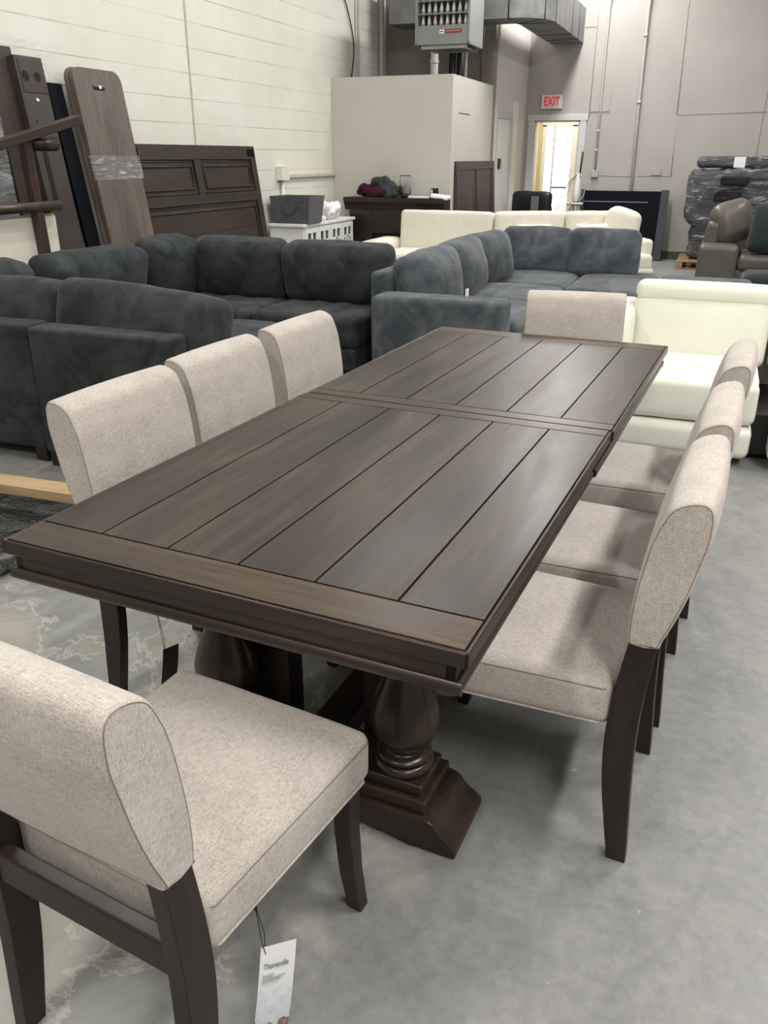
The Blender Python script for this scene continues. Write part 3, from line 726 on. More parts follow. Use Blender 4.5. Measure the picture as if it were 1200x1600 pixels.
# ------------------------------------------------------------------ cream sofa behind it
sc_ = thing('sofa', 'cream fabric sofa in front of the fireplace mantel and open doorway', 'sofa', (0,0,0))
cr = M['cream']
cushion('arm', cr, sc_, (.26,.95,.56), (-2.42,8.30,.34), r=.07, puff=(.01,0,.01), wr=.003, seed=1)
cushion('base', cr, sc_, (1.10,.90,.30), (-1.76,8.34,.22), r=.04, seed=2)
cushion('seat_cushion', cr, sc_, (.98,.75,.17), (-1.78,8.20,.43), r=.05, puff=(0,0,.02), seed=3)
cushion('backrest', cr, sc_, (1.14,.22,.58), (-1.72,8.72,.64), (R(-8),0,0), r=.05, puff=(0,.015,.006), seed=4)
A = R(27)
def along(d, off): return (-1.16+math.cos(A)*d+math.sin(A)*off, 8.74+math.sin(A)*d-math.cos(A)*off)
for i, (d, l) in enumerate(((.43,.84),(1.28,.84))):
    x, y = along(d, 0); cushion('backrest', cr, sc_, (l,.22,.60), (x,y,.635), (R(-6),0,A), r=.06, puff=(0,.015,.006), seed=5+i)
    x, y = along(d, .42); cushion('seat_cushion', cr, sc_, (l,.66,.17), (x,y,.43), (0,0,A), r=.05, puff=(0,0,.02), seed=7+i)
x, y = along(.86, .40); cushion('base', cr, sc_, (1.72,.72,.30), (x,y,.22), (0,0,A), r=.04, seed=9)
x, y = along(1.66, .30); cushion('arm', cr, sc_, (.12,.72,.60), (x,y,.37), (0,0,A), r=.05, seed=10)
for x, y in ((-2.4,7.95),(-2.4,8.65),(-1.3,8.0),(.0,9.15)): bx('leg', M['leg'], sc_, x-.03, x+.03, y-.03, y+.03, 0, .08)
x, y = along(1.50, .17)
t = cushion('throw_pillow', cr, None, (.40,.17,.44), (x,y,.745), (R(-8),R(14),A), r=.08, puff=(.02,.05,.02), wr=.01, seed=3)
tag(t, 'rounded cream pillow propped at the right end of the cream sofa', 'pillow', 'cream pillows on the cream sofa')
for i, (d, lb) in enumerate(((.45,'small flat cream pillow on the middle seat of the cream sofa'),(1.15,'small cream pillow left of the rounded pillow on the cream sofa'))):
    x, y = along(d, .20); t = cushion('throw_pillow', cr, None, (.42,.11,.28), (x,y,.675), (R(-12),0,A), r=.05, puff=(0,.035,-.01), wr=.006, seed=13+i)
    tag(t, lb, 'pillow', 'cream pillows on the cream sofa')

# ------------------------------------------------------------------ white leather recliner sofa
wl = M['white_leather']
sd_ = thing('recliner_sofa', 'white leather reclining sofa on the right beyond the dining chairs', 'sofa', (0,0,0))
def seatunit(xa, xb, sd0):
    xc, w_ = (xa+xb)/2, xb-xa
    cushion('seat_cushion', wl, sd_, (w_,.62,.20), (xc,3.79,.35), r=.03, puff=(0,.006,.015), wr=.003, ws=7, seed=sd0, n=10)
    cushion('front_panel', wl, sd_, (w_,.18,.225), (xc,3.42,.335), r=.04, puff=(0,.008,0), wr=.004, ws=8, seed=sd0+1)
    cushion('footrest', wl, sd_, (w_,.22,.175), (xc,3.42,.130), r=.045, puff=(0,.012,0), wr=.003, seed=sd0+2)
    cushion('backrest', wl, sd_, (w_+.07,.24,.40), (xc,4.10,.57), (R(-10),0,0), r=.06, puff=(0,.03,.0), wr=.005, seed=sd0+3)
    cushion('headrest', wl, sd_, (w_+.07,.20,.115), (xc,4.10,.795), (R(-6),0,0), r=.05, puff=(0,.01,.004), wr=.002, seed=sd0+4)
seatunit(.97,1.665,1); seatunit(1.755,2.45,11)
cushion('arm', wl, sd_, (.13,.95,.64), (.885,3.90,.39), r=.05, puff=(.008,0,.004), wr=.002, seed=40)
cushion('arm', wl, sd_, (.16,.95,.56), (2.56,3.85,.35), r=.05, puff=(.008,0,.004), wr=.002, seed=41)
bx('base', M['black'], sd_, .92, 2.6, 3.48, 4.2, .03, .26, bev=.01)
bx('back_panel', wl, sd_, .92, 2.6, 4.19, 4.30, .06, .70, bev=.02)
for x in (1.0, 2.5):
    for y in (3.6, 4.15): bx('foot', M['black'], sd_, x-.03, x+.03, y-.03, y+.03, 0, .04)

# ------------------------------------------------------------------ taupe leather sofa, right background
tl = M['taupe_leather']
st_ = thing('leather_sofa', 'taupe leather sofa in the right background beside the pallet', 'sofa', (0,0,0))
cushion('arm', tl, st_, (.42,1.0,.56), (1.36,9.62,.33), r=.05, puff=(.01,0,.01), wr=.004, seed=1)
cushion('base', tl, st_, (2.0,.95,.30), (2.5,9.64,.22), r=.04, seed=2)
cushion('seat_cushion', tl, st_, (.95,.75,.18), (2.05,9.5,.43), r=.06, puff=(0,0,.02), seed=3)
cushion('seat_cushion', tl, st_, (.95,.75,.18), (3.0,9.5,.43), r=.06, puff=(0,0,.02), seed=4)
cushion('backrest', tl, st_, (2.35,.28,.72), (2.42,10.15,.50), (R(-6),0,0), r=.09, puff=(0,.02,.01), wr=.008, seed=5)
cushion('backrest', tl, st_, (.16,.70,.30), (1.27,9.78,.70), (0,R(6),0), r=.06, puff=(.01,0,0), wr=.005, seed=6)
for x in (1.25, 3.4):
    for y in (9.2, 10.0): bx('leg', M['leg'], st_, x-.03, x+.03, y-.03, y+.03, 0, .08)
t = cushion('leather_pillow', tl, None, (.44,.20,.44), (1.46,9.60,.84), (R(-14),R(-16),R(28)), r=.10, puff=(.02,.05,.02), wr=.02, seed=7)
tag(t, 'creased taupe leather pillow lying on the arm of the taupe sofa', 'pillow')
t = cushion('teal_pillow', M['teal'], None, (.62,.18,.52), (1.97,9.28,.79), (R(-12),R(4),0), r=.07, puff=(.01,.05,.01), wr=.01, seed=8)
tag(t, 'square dark teal pillow on the taupe sofa', 'pillow')
t = cushion('teal_ottoman', M['teal'], None, (.8,.5,.40), (2.02,8.62,.20), r=.08, puff=(0,0,.03), wr=.01, seed=9)
tag(t, 'dark teal ottoman in front of the taupe sofa', 'ottoman')
t = bx('cardboard_tag', M['cardboard'], None, 1.93,2.13,8.55,8.66,.43,.52, bev=.002); tag(t, 'small cardboard box on the dark teal ottoman', 'box')

# ------------------------------------------------------------------ wrapped furniture on pallet
pl_ = thing('pallet', 'wooden pallet on the floor by the far wall under the film-wrapped chairs', 'pallet', (0,0,0))
bm = bmesh.new()
for k in range(6): box(bm, .80, 2.2, 12.05+k*.19, 12.05+k*.19+.10, .105, .125, .002)
mesh_obj('deck_board', bm, M['pallet'], pl_)
for x in (.80, 1.45, 2.1): bx('stringer', M['pallet'], pl_, x, x+.09, 12.05, 13.12, .018, .105)
bm = bmesh.new()
for k in (0, 2.5, 5): box(bm, .80, 2.2, 12.05+k*.19, 12.05+k*.19+.10, 0, .018, .002)
mesh_obj('deck_board', bm, M['pallet'], pl_)
wf = thing('wrapped_furniture', 'tall stack of dark chairs wrapped in shiny clear film on the pallet', 'wrapped furniture', (0,0,0))
def crinkle(q, tt, d):
    n1 = noise.noise(Vector((q.x*2.6, q.y*2.0, q.z*3.5)))*.06+noise.noise(q*11)*.022
    waist = .10*math.exp(-((q.z+.45)**2)/.02)
    q += d*n1; q.x -= tt[0]*waist; return q
bm = bmesh.new(); rcush(bm, (1.35,.78,.80), .10, (.02,.02,0), T4(1.50,12.6,.97), 0, 5, 1, 26, 0, crinkle)
mesh_obj('wrapped_body', bm, M['silverfilm'], wf, smooth=True)
bm = bmesh.new(); rcush(bm, (1.22,.70,.46), .08, (0,0,0), T4(1.54,12.6,.385), 0, 5, 2, 20, 0, crinkle)
mesh_obj('wrapped_base', bm, M['silverfilm'], wf, smooth=True)
bm = bmesh.new(); rcush(bm, (1.30,.20,.16), .075, (0,0,0), T4(1.53,12.42,1.46), .01, 7, 3, 10)
mesh_obj('wrapped_top', bm, M['silverfilm'], wf, smooth=True)
for k, (x, z) in enumerate(((1.42,1.22),(1.36,1.02))): cushion('dark_gap', M['black'], wf, (.36,.04,.12 if k == 0 else .16), (x, 12.19+.01*k, z), r=.02)
bx('tape', M['white_plastic'], wf, 1.38, 1.53, 12.305, 12.32, 1.39, 1.53, bev=.002)
bx('paper_label', M['paper'], wf, 1.60, 1.68, 12.13, 12.145, .80, .92, bev=.001)

# ------------------------------------------------------------------ black panel leaning on the far wall
bp_ = thing('black_headboard', 'large black headboard leaning against the far wall right of the doorway', 'headboard', (-.19,13.05,0)); bp_.rotation_euler = (R(-9),0,0)
bm = bmesh.new(); box(bm, -.62,.58,-.02,.02,.02,1.04,.006); mesh_obj('panel', bm, M['navy'], bp_, auto=40)
M['slatelac'] = plain('dark_slate_lacquer', (.03,.034,.042), .4)
bx('side_post', M['slatelac'], bp_, .58,.70,-.035,.03,0,1.06); bx('side_post', M['slatelac'], bp_, -.66,-.60,-.03,.03,0,1.06)
bm = bmesh.new(); box(bm, -.62,.40,-.028,-.02,.865,.88,.002); mesh_obj('trim_strip', bm, plain('dull_steel_strip', (.12,.13,.15), .4, metal=.5), bp_)

# floor polisher / vacuum in front of the doorway
vc_ = thing('upright_vacuum', 'silver and black upright vacuum with coiled cord beside the doorway', 'vacuum', (-.83,12.55,0))
bm = bmesh.new(); tube(bm, [(.04,0,.80),(.03,0,1.22),(.035,.02,1.40),(.045,.02,1.60)], [.012,.014,.014,.017], 10); mesh_obj('handle', bm, M['black'], vc_)
bm = bmesh.new(); lathe(bm, [(.03,.88),(.045,.90),(.05,1.0),(.045,1.22),(.02,1.30)], 20); mesh_obj('canister', bm, M['white_plastic'], vc_, smooth=True)
bm = bmesh.new(); box(bm, -.13,.13,-.06,.06,.83,.875,.02,3); mesh_obj('collar', bm, M['metal'], vc_, auto=40)
bm = bmesh.new()
for s in (-1, 1): prism(bm, [(s*.02,.04),(s*.16,.04),(s*.075,.83),(s*.02,.83)], 'y', -.05, .05)
mesh_obj('dust_bag', bm, plain('olive_grey_bag', (.30,.28,.19), .7), vc_)
bm = bmesh.new(); box(bm, -.16,.16,-.16,.08,.0,.07,.02,3); mesh_obj('floor_head', bm, M['black'], vc_, auto=40)
bm = bmesh.new()
for k, (wx, zb) in enumerate(((.17,.55),(.12,.80),(.20,.30))):
    tube(bm, spline([(.02,-.06-.01*k,1.30),(-wx*.7,-.07,1.12),(-wx-.08,-.07,.7),(-wx,-.07,zb),(-.05,-.07,.88)], 6, False), .007, 6)
tube(bm, spline([(.03,-.06,1.30),(.12,-.07,1.15),(.13,-.07,1.0),(.07,-.07,.90)], 6, False), .008, 6)
mesh_obj('cord', bm, M['string_tan'], vc_)

# black wrapped armchair by the side wall
ba = thing('black_armchair', 'black glossy armchair in film against the side wall below the closed door', 'armchair', (-1.44,11.80,0), R(-8))
bm = bmesh.new(); rcush(bm, (.62,.16,.62), .06, (0,.02,.01), T4(0,.25,.73), .015, 6, 4, 8); mesh_obj('backrest', bm, M['black'], ba, smooth=True)
for s in (-1, 1):
    bm = bmesh.new(); rcush(bm, (.13,.62,.5), .05, (0,0,0), T4(s*.30,-.02,.40), .01, 6, 5, 6); mesh_obj('arm', bm, M['blackfilm'], ba, smooth=True)
bm = bmesh.new(); rcush(bm, (.5,.55,.3), .05, (0,0,.02), T4(0,-.02,.27), .01, 6, 6, 6); mesh_obj('seat', bm, M['black'], ba, smooth=True)
bm = bmesh.new(); box(bm, .02,.14,.145,.155,.55,.98,.002); mesh_obj('grey_strip', bm, plain('grey_strip', (.14,.14,.15), .5), ba)
for x in (-.25,.25):
    for y in (-.25,.25): bx('leg', M['black'], ba, x-.02, x+.02, y-.02, y+.02, 0, .13)

# ------------------------------------------------------------------ wall fixtures
ex = thing('exit_sign', 'lit white EXIT sign with red letters above the doorway', 'exit sign', (-1.47,YF-.03,2.33))
bm = bmesh.new(); box(bm, -.165,.165,-.03,.03,-.10,.10,.006); mesh_obj('sign_case', bm, M['exit_white'], ex, auto=40)
text_mesh('lettering', 'EXIT', .185, M['exit_red'], ex, Matrix.Translation((0,-.031,.0)) @ Matrix.Rotation(R(90),4,'X'), .002, sx=.66, bold=.004)
def conduit(pts, r, label, mat='conduit', name='wall_conduit', straps=()):
    t = thing(name, label, 'conduit', pts[-1]); o = Vector(pts[-1])
    bm = bmesh.new(); tube(bm, [Vector(p)-o for p in pts], r, 10); mesh_obj('pipe', bm, M[mat], t)
    if straps:
        bm = bmesh.new()
        for s in straps: tube(bm, [Vector(s)-o-Vector((0,0,.02)), Vector(s)-o+Vector((0,0,.02))], r*1.35, 10)
        mesh_obj('coupling', bm, M[mat], t)
    return t
yc_ = YF-.035
conduit([(.6,yc_,3.86),(-.5,yc_,3.86),(-.62,yc_,3.83),(-.69,yc_,3.74),(-.705,yc_,3.6),(-.70,yc_,2.3),(-.69,yc_,1.32)], .017, 'thin painted conduit on the far wall ending in a small grey box', straps=((-.70,yc_,1.62),(-.70,yc_,1.9)))
conduit([(.9,yc_,3.86),(.08,yc_,3.86),(-.05,yc_,3.82),(-.12,yc_,3.72),(-.13,yc_,3.55),(-.12,yc_,2.3),(-.07,yc_,.05)], .022, 'longer painted conduit on the far wall running down behind the black headboard', straps=((-.12,yc_,2.3),(-.13,yc_,3.2)))
t = bx('outlet_box', M['box'], None, -.745,-.635,YF-.05,YF,1.22,1.33, bev=.008); tag(t, 'small blue-grey electrical box below the thin conduit on the far wall', 'electrical box')
t = bx('outlet_plate', M['taupewall'], None, .18,.33,YF-.02,YF,1.26,1.36, bev=.004); tag(t, 'painted-over outlet plate on the far wall above the black headboard', 'outlet')
xw = XL+.03
t = thing('wall_raceway', 'cream painted electrical raceway on the block wall above the white cabinet', 'electrical raceway', (xw,7.9,1.3))
bm = bmesh.new(); box(bm, -.03,.05,-.10,.08,-.03,.12,.006); mesh_obj('junction_box', bm, M['block'], t, auto=40)
bm = bmesh.new(); box(bm, -.03,.02,.08,1.42,-.005,.03,.004); mesh_obj('horizontal_run', bm, plain('cream_metal', (.55,.52,.44), .4), t)
bm = bmesh.new(); tube(bm, [(0,-.01,-.03),(0,-.01,-1.29)], .022, 10); mesh_obj('drop_pipe', bm, M['block'], t)
conduit([(xw+.02,10.14,4.95),(xw+.02,10.14,0)], .018, 'grey conduit running up the dark block wall, nearer of two', 'conduit')
conduit([(xw+.02,10.95,4.95),(xw+.02,10.95,0)], .035, 'thicker grey conduit running up the dark block wall near the recess corner', 'conduit')
t = thing('wall_cable', 'black cable drooping across the dark block wall beside the conduits', 'cable', (xw-.01,9.6,3.6)); bm = bmesh.new()
tube(bm, spline([(0,-.6,.5),(0,-.35,.05),(0,0,-.15),(0,.25,-.35),(0,.45,-.75),(0,.35,-1.15)], 6, False), .008, 6); mesh_obj('cable', bm, M['string'], t)
t = thing('flue_pipe', 'white flue pipe rising behind the low partition', 'pipe', (-2.53,10.55,0)); bm = bmesh.new()
lathe(bm, [(.05,0),(.05,2.66),(.058,2.665),(.058,2.70),(.05,2.705),(.05,2.95)], 20); mesh_obj('pipe', bm, M['white_plastic'], t, smooth=True, auto=40)
t = thing('black_pipes', 'pair of black upright pipes behind the partition under the unit heater', 'pipe', (-2.3,10.8,0)); bm = bmesh.new()
for dx in (-.06,.05): tube(bm, [(dx,0,0),(dx,0,3.13)], .045, 14)
mesh_obj('pipe', bm, M['black'], t)
t = thing('steel_post', 'thin steel hanger post behind the partition, right of the black pipes', 'pipe', (-2.02,10.3,0)); bm = bmesh.new(); tube(bm, [(0,0,0),(0,0,4.9)], .018, 10); mesh_obj('pipe', bm, M['metal'], t)
t = thing('copper_pipe', 'brown pipe rising behind the right end of the partition', 'pipe', (-2.04,11.15,0)); bm = bmesh.new(); tube(bm, [(0,0,0),(0,0,4.9)], .02, 10); mesh_obj('pipe', bm, plain('brown_pipe', (.20,.12,.05), .5), t)

# unit heater
uh = thing('unit_heater', 'grey unit heater with rows of silver tubes hanging above the partition', 'heater', (-2.13,9.6,2.77))
hw_, hd, hh = .345, .62, .78
bm = bmesh.new()
box(bm, -hw_,-hw_+.03,0,hd,0,hh,.004); box(bm, hw_-.03,hw_,0,hd,0,hh,.004); box(bm, -hw_,hw_,hd-.02,hd,0,hh,.004); box(bm, -hw_,hw_,0,hd,hh-.03,hh,.004)
box(bm, -hw_+.03,hw_-.03,0,.02,.02,.205,.004); box(bm, -hw_+.03,hw_-.03,0,.02,hh-.12,hh-.03,.004); box(bm, -hw_,hw_,.0,.05,.0,.03,.008)
mesh_obj('cabinet', bm, M['heater'], uh, auto=40)
bx('dark_interior', M['black'], uh, -hw_+.03, hw_-.03, .18, .20, .2, hh-.03, bev=0)
bm = bmesh.new()
for z in (.32,.455,.59): box(bm, -hw_+.03,hw_-.03,.005,.05,z,z+.012,.002)
mesh_obj('louver', bm, M['heater'], uh)
bm = bmesh.new()
for k in range(8):
    for z in (.205,.34,.475): lathe(bm, [(.027,0),(.025,.04),(.014,.10),(.011,.115)], 14, (-.27+k*.077,.09,z))
mesh_obj('burner_tubes', bm, plain('dull_silver', (.62,.62,.6), .4, .03, metal=.3), uh, smooth=True)
bm = bmesh.new()
for k in range(14): box(bm, -.24+k*.038,-.228+k*.038,.06,.52,-.035,-.015)
box(bm, -.28,.30,.05,.07,-.04,0); box(bm, -.28,.30,.51,.53,-.04,0)
mesh_obj('bottom_grille', bm, M['metal'], uh)
bm = bmesh.new(); box(bm, -.03,.03,-.004,.0,.115,.155,.0008); mesh_obj('brand_plate', bm, M['paper'], uh)
bm = bmesh.new(); box(bm, -.018,.018,-.0052,-.004,.128,.142); mesh_obj('logo_mark', bm, M['ink'], uh)
bm = bmesh.new(); box(bm, .03,.245,-.004,.0,.118,.158,.0008); mesh_obj('brand_strip', bm, M['red'], uh)
bm = bmesh.new(); box(bm, .05,.225,-.0052,-.004,.134,.144); mesh_obj('strip_lettering', bm, M['pink'], uh)
bm = bmesh.new()
for sx in (-.3,.3):
    for yy in (.06,.56): tube(bm, [(sx,yy,hh),(sx,yy,2.22)], .008, 8)
mesh_obj('hanger_rod', bm, M['metal'], uh)

# duct
dt = thing('air_duct', 'large dark rectangular sheet-metal duct bending into the far wall', 'duct', (0,0,0))
z0, z1 = 3.14, 3.60
path = []
def inner(k): return None
secs = []
for x in (-3.18,-2.9,-2.3,-1.75,-1.56): secs.append(((x,10.55),(x,11.07)))
for k in range(1,9):
    a = R(90*k/8); secs.append(((-1.56+math.sin(a)*.50, 10.55+(1-math.cos(a))*.55), (-1.56+math.sin(a)*.01, 11.07+(1-math.cos(a))*.02)))
for y in (11.6,12.3,12.9,13.4): secs.append(((-1.06,y),(-1.55,y)))
bm = bmesh.new(); rg = []
for (ax, ay), (bx_, by) in secs: rg.append([bm.verts.new(p) for p in ((ax,ay,z0),(bx_,by,z0),(bx_,by,z1),(ax,ay,z1))])
for A_, B_ in zip(rg, rg[1:]):
    for k in range(4): bm.faces.new((A_[k],A_[(k+1)%4],B_[(k+1)%4],B_[k]))
bm.faces.new(rg[0]); bm.faces.new(rg[-1]); mesh_obj('duct_body', bm, M['ductmetal'], dt, auto=30)
M['joint'] = plain('dark_duct_joint', (.06,.06,.06), .6, metal=.4)
for i in (2,4,9,12,14,15):
    (ax, ay), (bx_, by) = secs[i]; bm = bmesh.new()
    tube(bm, [(ax,ay,z0),(bx_,by,z0),(bx_,by,z1),(ax,ay,z1)], .010, 6, True)
    mesh_obj('duct_flange', bm, M['joint'], dt)

# ------------------------------------------------------------------ left wall: headboard and leaning boards
def lean(bl, br, tl):
    bl, br, tl = Vector(bl), Vector(br), Vector(tl)
    x = (br-bl); w_ = x.length; x.normalize(); z = (tl-bl); z -= x*z.dot(x); h_ = z.length; z.normalize(); y = z.cross(x)
    m_ = Matrix((x, y, z)).transposed().to_4x4(); m_.translation = bl; return m_, w_, h_
def lean_thing(name, label, cat, bl, br, tl, group=None):
    m_, w_, h_ = lean(bl, br, tl); t = thing(name, label, cat, group=group); t.matrix_basis = m_; return t, w_, h_
# headboard (front faces +x => local -y after x=+y direction)
hb, w_, h_ = lean_thing('wooden_headboard', 'wide dark brown panelled wooden headboard leaning on the block wall', 'headboard', (-3.22,4.93,0), (-3.22,7.18,0), (-3.44,4.93,1.62))
M['hbx'] = wood('headboard_wood_lengthwise', (.020,.013,.009), (.032,.021,.015), (.048,.033,.024), 'x', .55, 0)
bm = bmesh.new(); pr_ = []
box(bm, .0,w_,.0,.05,.0,h_,.004)
mesh_obj('panel', bm, M['hbx'], hb, auto=40)
bm = bmesh.new(); f0, f1 = -.018, .0
box(bm, 0,w_,f0,f1,h_-.13,h_+.0,.004); box(bm, 0,.10,f0,f1,0,h_-.13,.004); box(bm, w_-.10,w_,f0,f1,0,h_-.13,.004)
box(bm, .10,w_-.10,f0,f1,h_-.53,h_-.44,.004); box(bm, w_/2-.05,w_/2+.05,f0,f1,h_-.44,h_-.13,.004)
mesh_obj('frame', bm, M['hbx'], hb, auto=40)
bm = bmesh.new()
for a, b_, c, d in ((.10,w_/2-.05,h_-.44,h_-.13),(w_/2+.05,w_-.10,h_-.44,h_-.13),(.10,w_-.10,.1,h_-.53)):
    i = .055; tube(bm, [(a+i,-.004,c+i),(b_-i,-.004,c+i),(b_-i,-.004,d-i),(a+i,-.004,d-i)], .010, 6, True)
    tube(bm, [(a+.012,-.002,c+.012),(b_-.012,-.002,c+.012),(b_-.012,-.002,d-.012),(a+.012,-.002,d-.012)], .008, 6, True)
for k in range(1,4): tube(bm, [(.17,-.0005,h_-.53-.055-k*.20),(w_-.17,-.0005,h_-.53-.055-k*.20)], .003, 6)
mesh_obj('bead_molding', bm, M['board'], hb)
bm = bmesh.new(); box(bm, .02,.24,f0-.004,f0,h_-.10,h_-.03,.001); box(bm, w_-.16,w_-.02,f0-.004,f0,h_-.10,h_-.03,.001); mesh_obj('corner_bracket', bm, M['navy'], hb)
# laminate leaf with handle slot
lf, w_, h_ = lean_thing('table_leaf', 'tall grey-brown laminate table leaf with handle slot, leaning', 'table leaf', (-3.06,4.38,0), (-3.06,4.95,0), (-3.36,4.10,2.14))
bm = bmesh.new(); rr = .09
def leafprof(x0,x1,zb,zt):
    p = [(x0,zb),(x1,zb)]
    for k in range(7): a = R(90*k/6); p.append((x1-rr+rr*math.cos(a), zt-rr+rr*math.sin(a)))
    for k in range(7): a = R(90+90*k/6); p.append((x0+rr+rr*math.cos(a), zt-rr+rr*math.sin(a)))
    return p
prism(bm, leafprof(0,w_,0,h_), 'y', -.02, .02, inset=.003)
prism(bm, leafprof(-.02,w_-.02,0,h_+.005), 'y', .022, .05, inset=.003)
mesh_obj('board', bm, M['leaf'], lf, auto=35)
bm = bmesh.new(); rcush(bm, (.15,.012,.05), .024, (0,0,0), T4(w_*.48,-.017,h_-.13), 0, 1, 0, 2); mesh_obj('handle_slot', bm, M['black'], lf, smooth=True)
bm = bmesh.new(); rcush(bm, (.03,.012,.028), .013, (0,0,0), T4(w_*.50,-.024,h_-.13), 0, 1, 0, 2); mesh_obj('white_knob', bm, M['white_plastic'], lf, smooth=True)
bm = bmesh.new(); prism(bm, [(-.03,h_-.80),(w_+.02,h_-.80),(w_+.02,h_-.62),(-.03,h_-.62)], 'y', -.026, -.0235); mesh_obj('plastic_band', bm, M['film'], lf)
# dark boards
def board(label, bl, br, tl, mat, th=.04, holes=False):
    t, w_, h_ = lean_thing('leaning_board', label, 'board', bl, br, tl, 'dark boards leaning on the block wall')
    bm = bmesh.new(); box(bm, 0,w_,0,th,0,h_,.004); mesh_obj('board', bm, mat, t, auto=40)
    if holes:
        for dx in (.25,.68):
            bm = bmesh.new(); tube(bm, [(w_*dx,-.004,h_-.13),(w_*dx,.002,h_-.13)], .034, 18); mesh_obj('hole', bm, M['black'], t)
        bm = bmesh.new(); box(bm, w_*.1,w_*.98,-.004,.0,h_-.235,h_-.02,.001); mesh_obj('bracket_plate', bm, M['board'], t)
        bm = bmesh.new(); tube(bm, [(w_*.5,-.006,h_-.28),(w_*.5,.002,h_-.28)], .012, 12); mesh_obj('screw_cap', bm, M['white_plastic'], t)
        bm = bmesh.new()
        for dx, dz in ((.3,.42),(.55,.46)): tube(bm, [(w_*dx,-.003,h_-dz),(w_*dx,.002,h_-dz)], .008, 10)
        box(bm, w_*.24,w_*.40,-.003,.001,h_-1.0,h_-.52); mesh_obj('slot', bm, M['black'], t)
    return t
board('dark brown board with two round holes near its top', (-3.12,3.86,0), (-3.12,4.13,0), (-3.38,3.76,2.17), M['board2'], .05, True)
board('plain dark brown board leaning left of the board with two holes', (-3.22,3.66,0), (-3.22,3.90,0), (-3.43,3.58,2.22), M['board'], .05)
board('narrow black slab added for the dark gap between the holed board and the laminate leaf', (-3.10,4.18,0), (-3.10,4.33,0), (-3.40,4.02,2.02), M['navy'], .03)  # black slab stands in for the shade in the gap between boards
# film remnants over the boards
bm = bmesh.new(); G = []
for i in range(13):
    G.append([bm.verts.new((-3.46+.03*noise.noise(Vector((i*.5,j*.5,1)))+.006, 3.80+i*.055, 2.02+j*.045+.03*noise.noise(Vector((i*.4,j*.4,5))))) for j in range(7)])
for i in range(12):
    for j in range(6): bm.faces.new((G[i][j],G[i+1][j],G[i+1][j+1],G[i][j+1]))
t = mesh_obj('plastic_sheet', bm, M['film'], smooth=True); tag(t, 'torn clear plastic sheet sticking up behind the leaning boards', 'plastic sheet')
# wrapped grey slab
t, w_, h_ = lean_thing('wrapped_mattress', 'grey slab wrapped in clear plastic behind the wooden frame, left edge', 'wrapped slab', (-3.28,2.55,0), (-3.28,3.66,0), (-3.38,2.55,1.98))
bm = bmesh.new(); rcush(bm, (w_,.09,h_), .03, (0,.01,0), T4(w_/2,.045,h_/2), .01, 4, 3, 10); mesh_obj('slab', bm, M['greyfilm'], t, smooth=True)
# upright upholstered frame
fr = thing('upholstered_frame', 'reddish brown wooden frame with cream padded panel and jutting arms, left edge', 'furniture frame', (-3.10,3.5,0))
bm = bmesh.new(); tube(bm, [(0,-.9,1.20),(0,.28,1.20)], .045, 4); mesh_obj('rail', bm, M['redwood'], fr)
bm = bmesh.new(); box(bm, -.03,.03,-.035+.10,.035+.10,.0,1.60,.006); mesh_obj('post', bm, M['redwood'], fr, T4(0,0,0,rx=R(2.0)), auto=40)
bm = bmesh.new(); rcush(bm, (.05,1.22,1.05), .024, (.008,0,0), T4(-.06,-.33,.62), .003, 4, 3, 8); mesh_obj('padded_panel', bm, M['cream'], fr, smooth=True)
bm = bmesh.new(); g = box(bm, -.035,.035,-.65,.60,-.03,.03,.008); mesh_obj('arm_bar', bm, M['board'], fr, T4(.06,-.05,1.635,rx=R(12.5)), auto=40)
bm = bmesh.new(); tube(bm, [(.0,.09,1.60),(.0,.33,1.60)], .045, 16); mesh_obj('stub', bm, M['board'], fr)

# ------------------------------------------------------------------ white cabinet with basket and bag
cb = thing('white_cabinet', 'long white cabinet with fretwork doors against the block wall', 'cabinet', (-3.45,7.46,0))
bm = bmesh.new(); box(bm, 0,.43,.03,1.42,.06,.79,.004); mesh_obj('body', bm, M['white_paint'], cb, auto=40)
bm = bmesh.new(); box(bm, -.0,.455,.0,1.45,.79,.825,.008,3); mesh_obj('cabinet_top', bm, M['white_paint'], cb, auto=40)
for k in range(4):
    ya = .06+k*.335; yb = ya+.32
    bm = bmesh.new(); x0, x1 = .431, .448
    box(bm, x0,x1,ya,ya+.05,.10,.77,.002); box(bm, x0,x1,yb-.05,yb,.10,.77,.002); box(bm, x0,x1,ya+.05,yb-.05,.72,.77,.002); box(bm, x0,x1,ya+.05,yb-.05,.10,.15,.002)
    c = (ya+yb)/2
    box(bm, x0,x1,c-.018,c+.018,.15,.72,.001)
    box(bm, x0,x1,ya+.05,yb-.05,.60,.625,.001); box(bm, x0,x1,ya+.05,yb-.05,.24,.265,.001)
    box(bm, x0,x1,c-.07,c-.05,.265,.60,.001); box(bm, x0,x1,c+.05,c+.07,.265,.60,.001)
    d = mesh_obj('door', bm, M['white_paint'], cb)
    bm = bmesh.new(); box(bm, .4301,.4325,ya+.05,yb-.05,.15,.72); mesh_obj('mirror_back', bm, plain('dark_mirror', (.04,.05,.05), .15), d)
bm = bmesh.new()
for x in (.04,.39):
    for y in (.07,1.38): box(bm, x-.025,x+.025,y-.025,y+.025,0,.06,.003)
mesh_obj('feet', bm, M['white_paint'], cb)
bk = thing('storage_basket', 'dark grey quilted basket with rope handles on the white cabinet', 'basket', (-3.19,7.70,.825))
bm = bmesh.new(); bw, bh, bd = .25, .29, .20; th = .012; rg = []
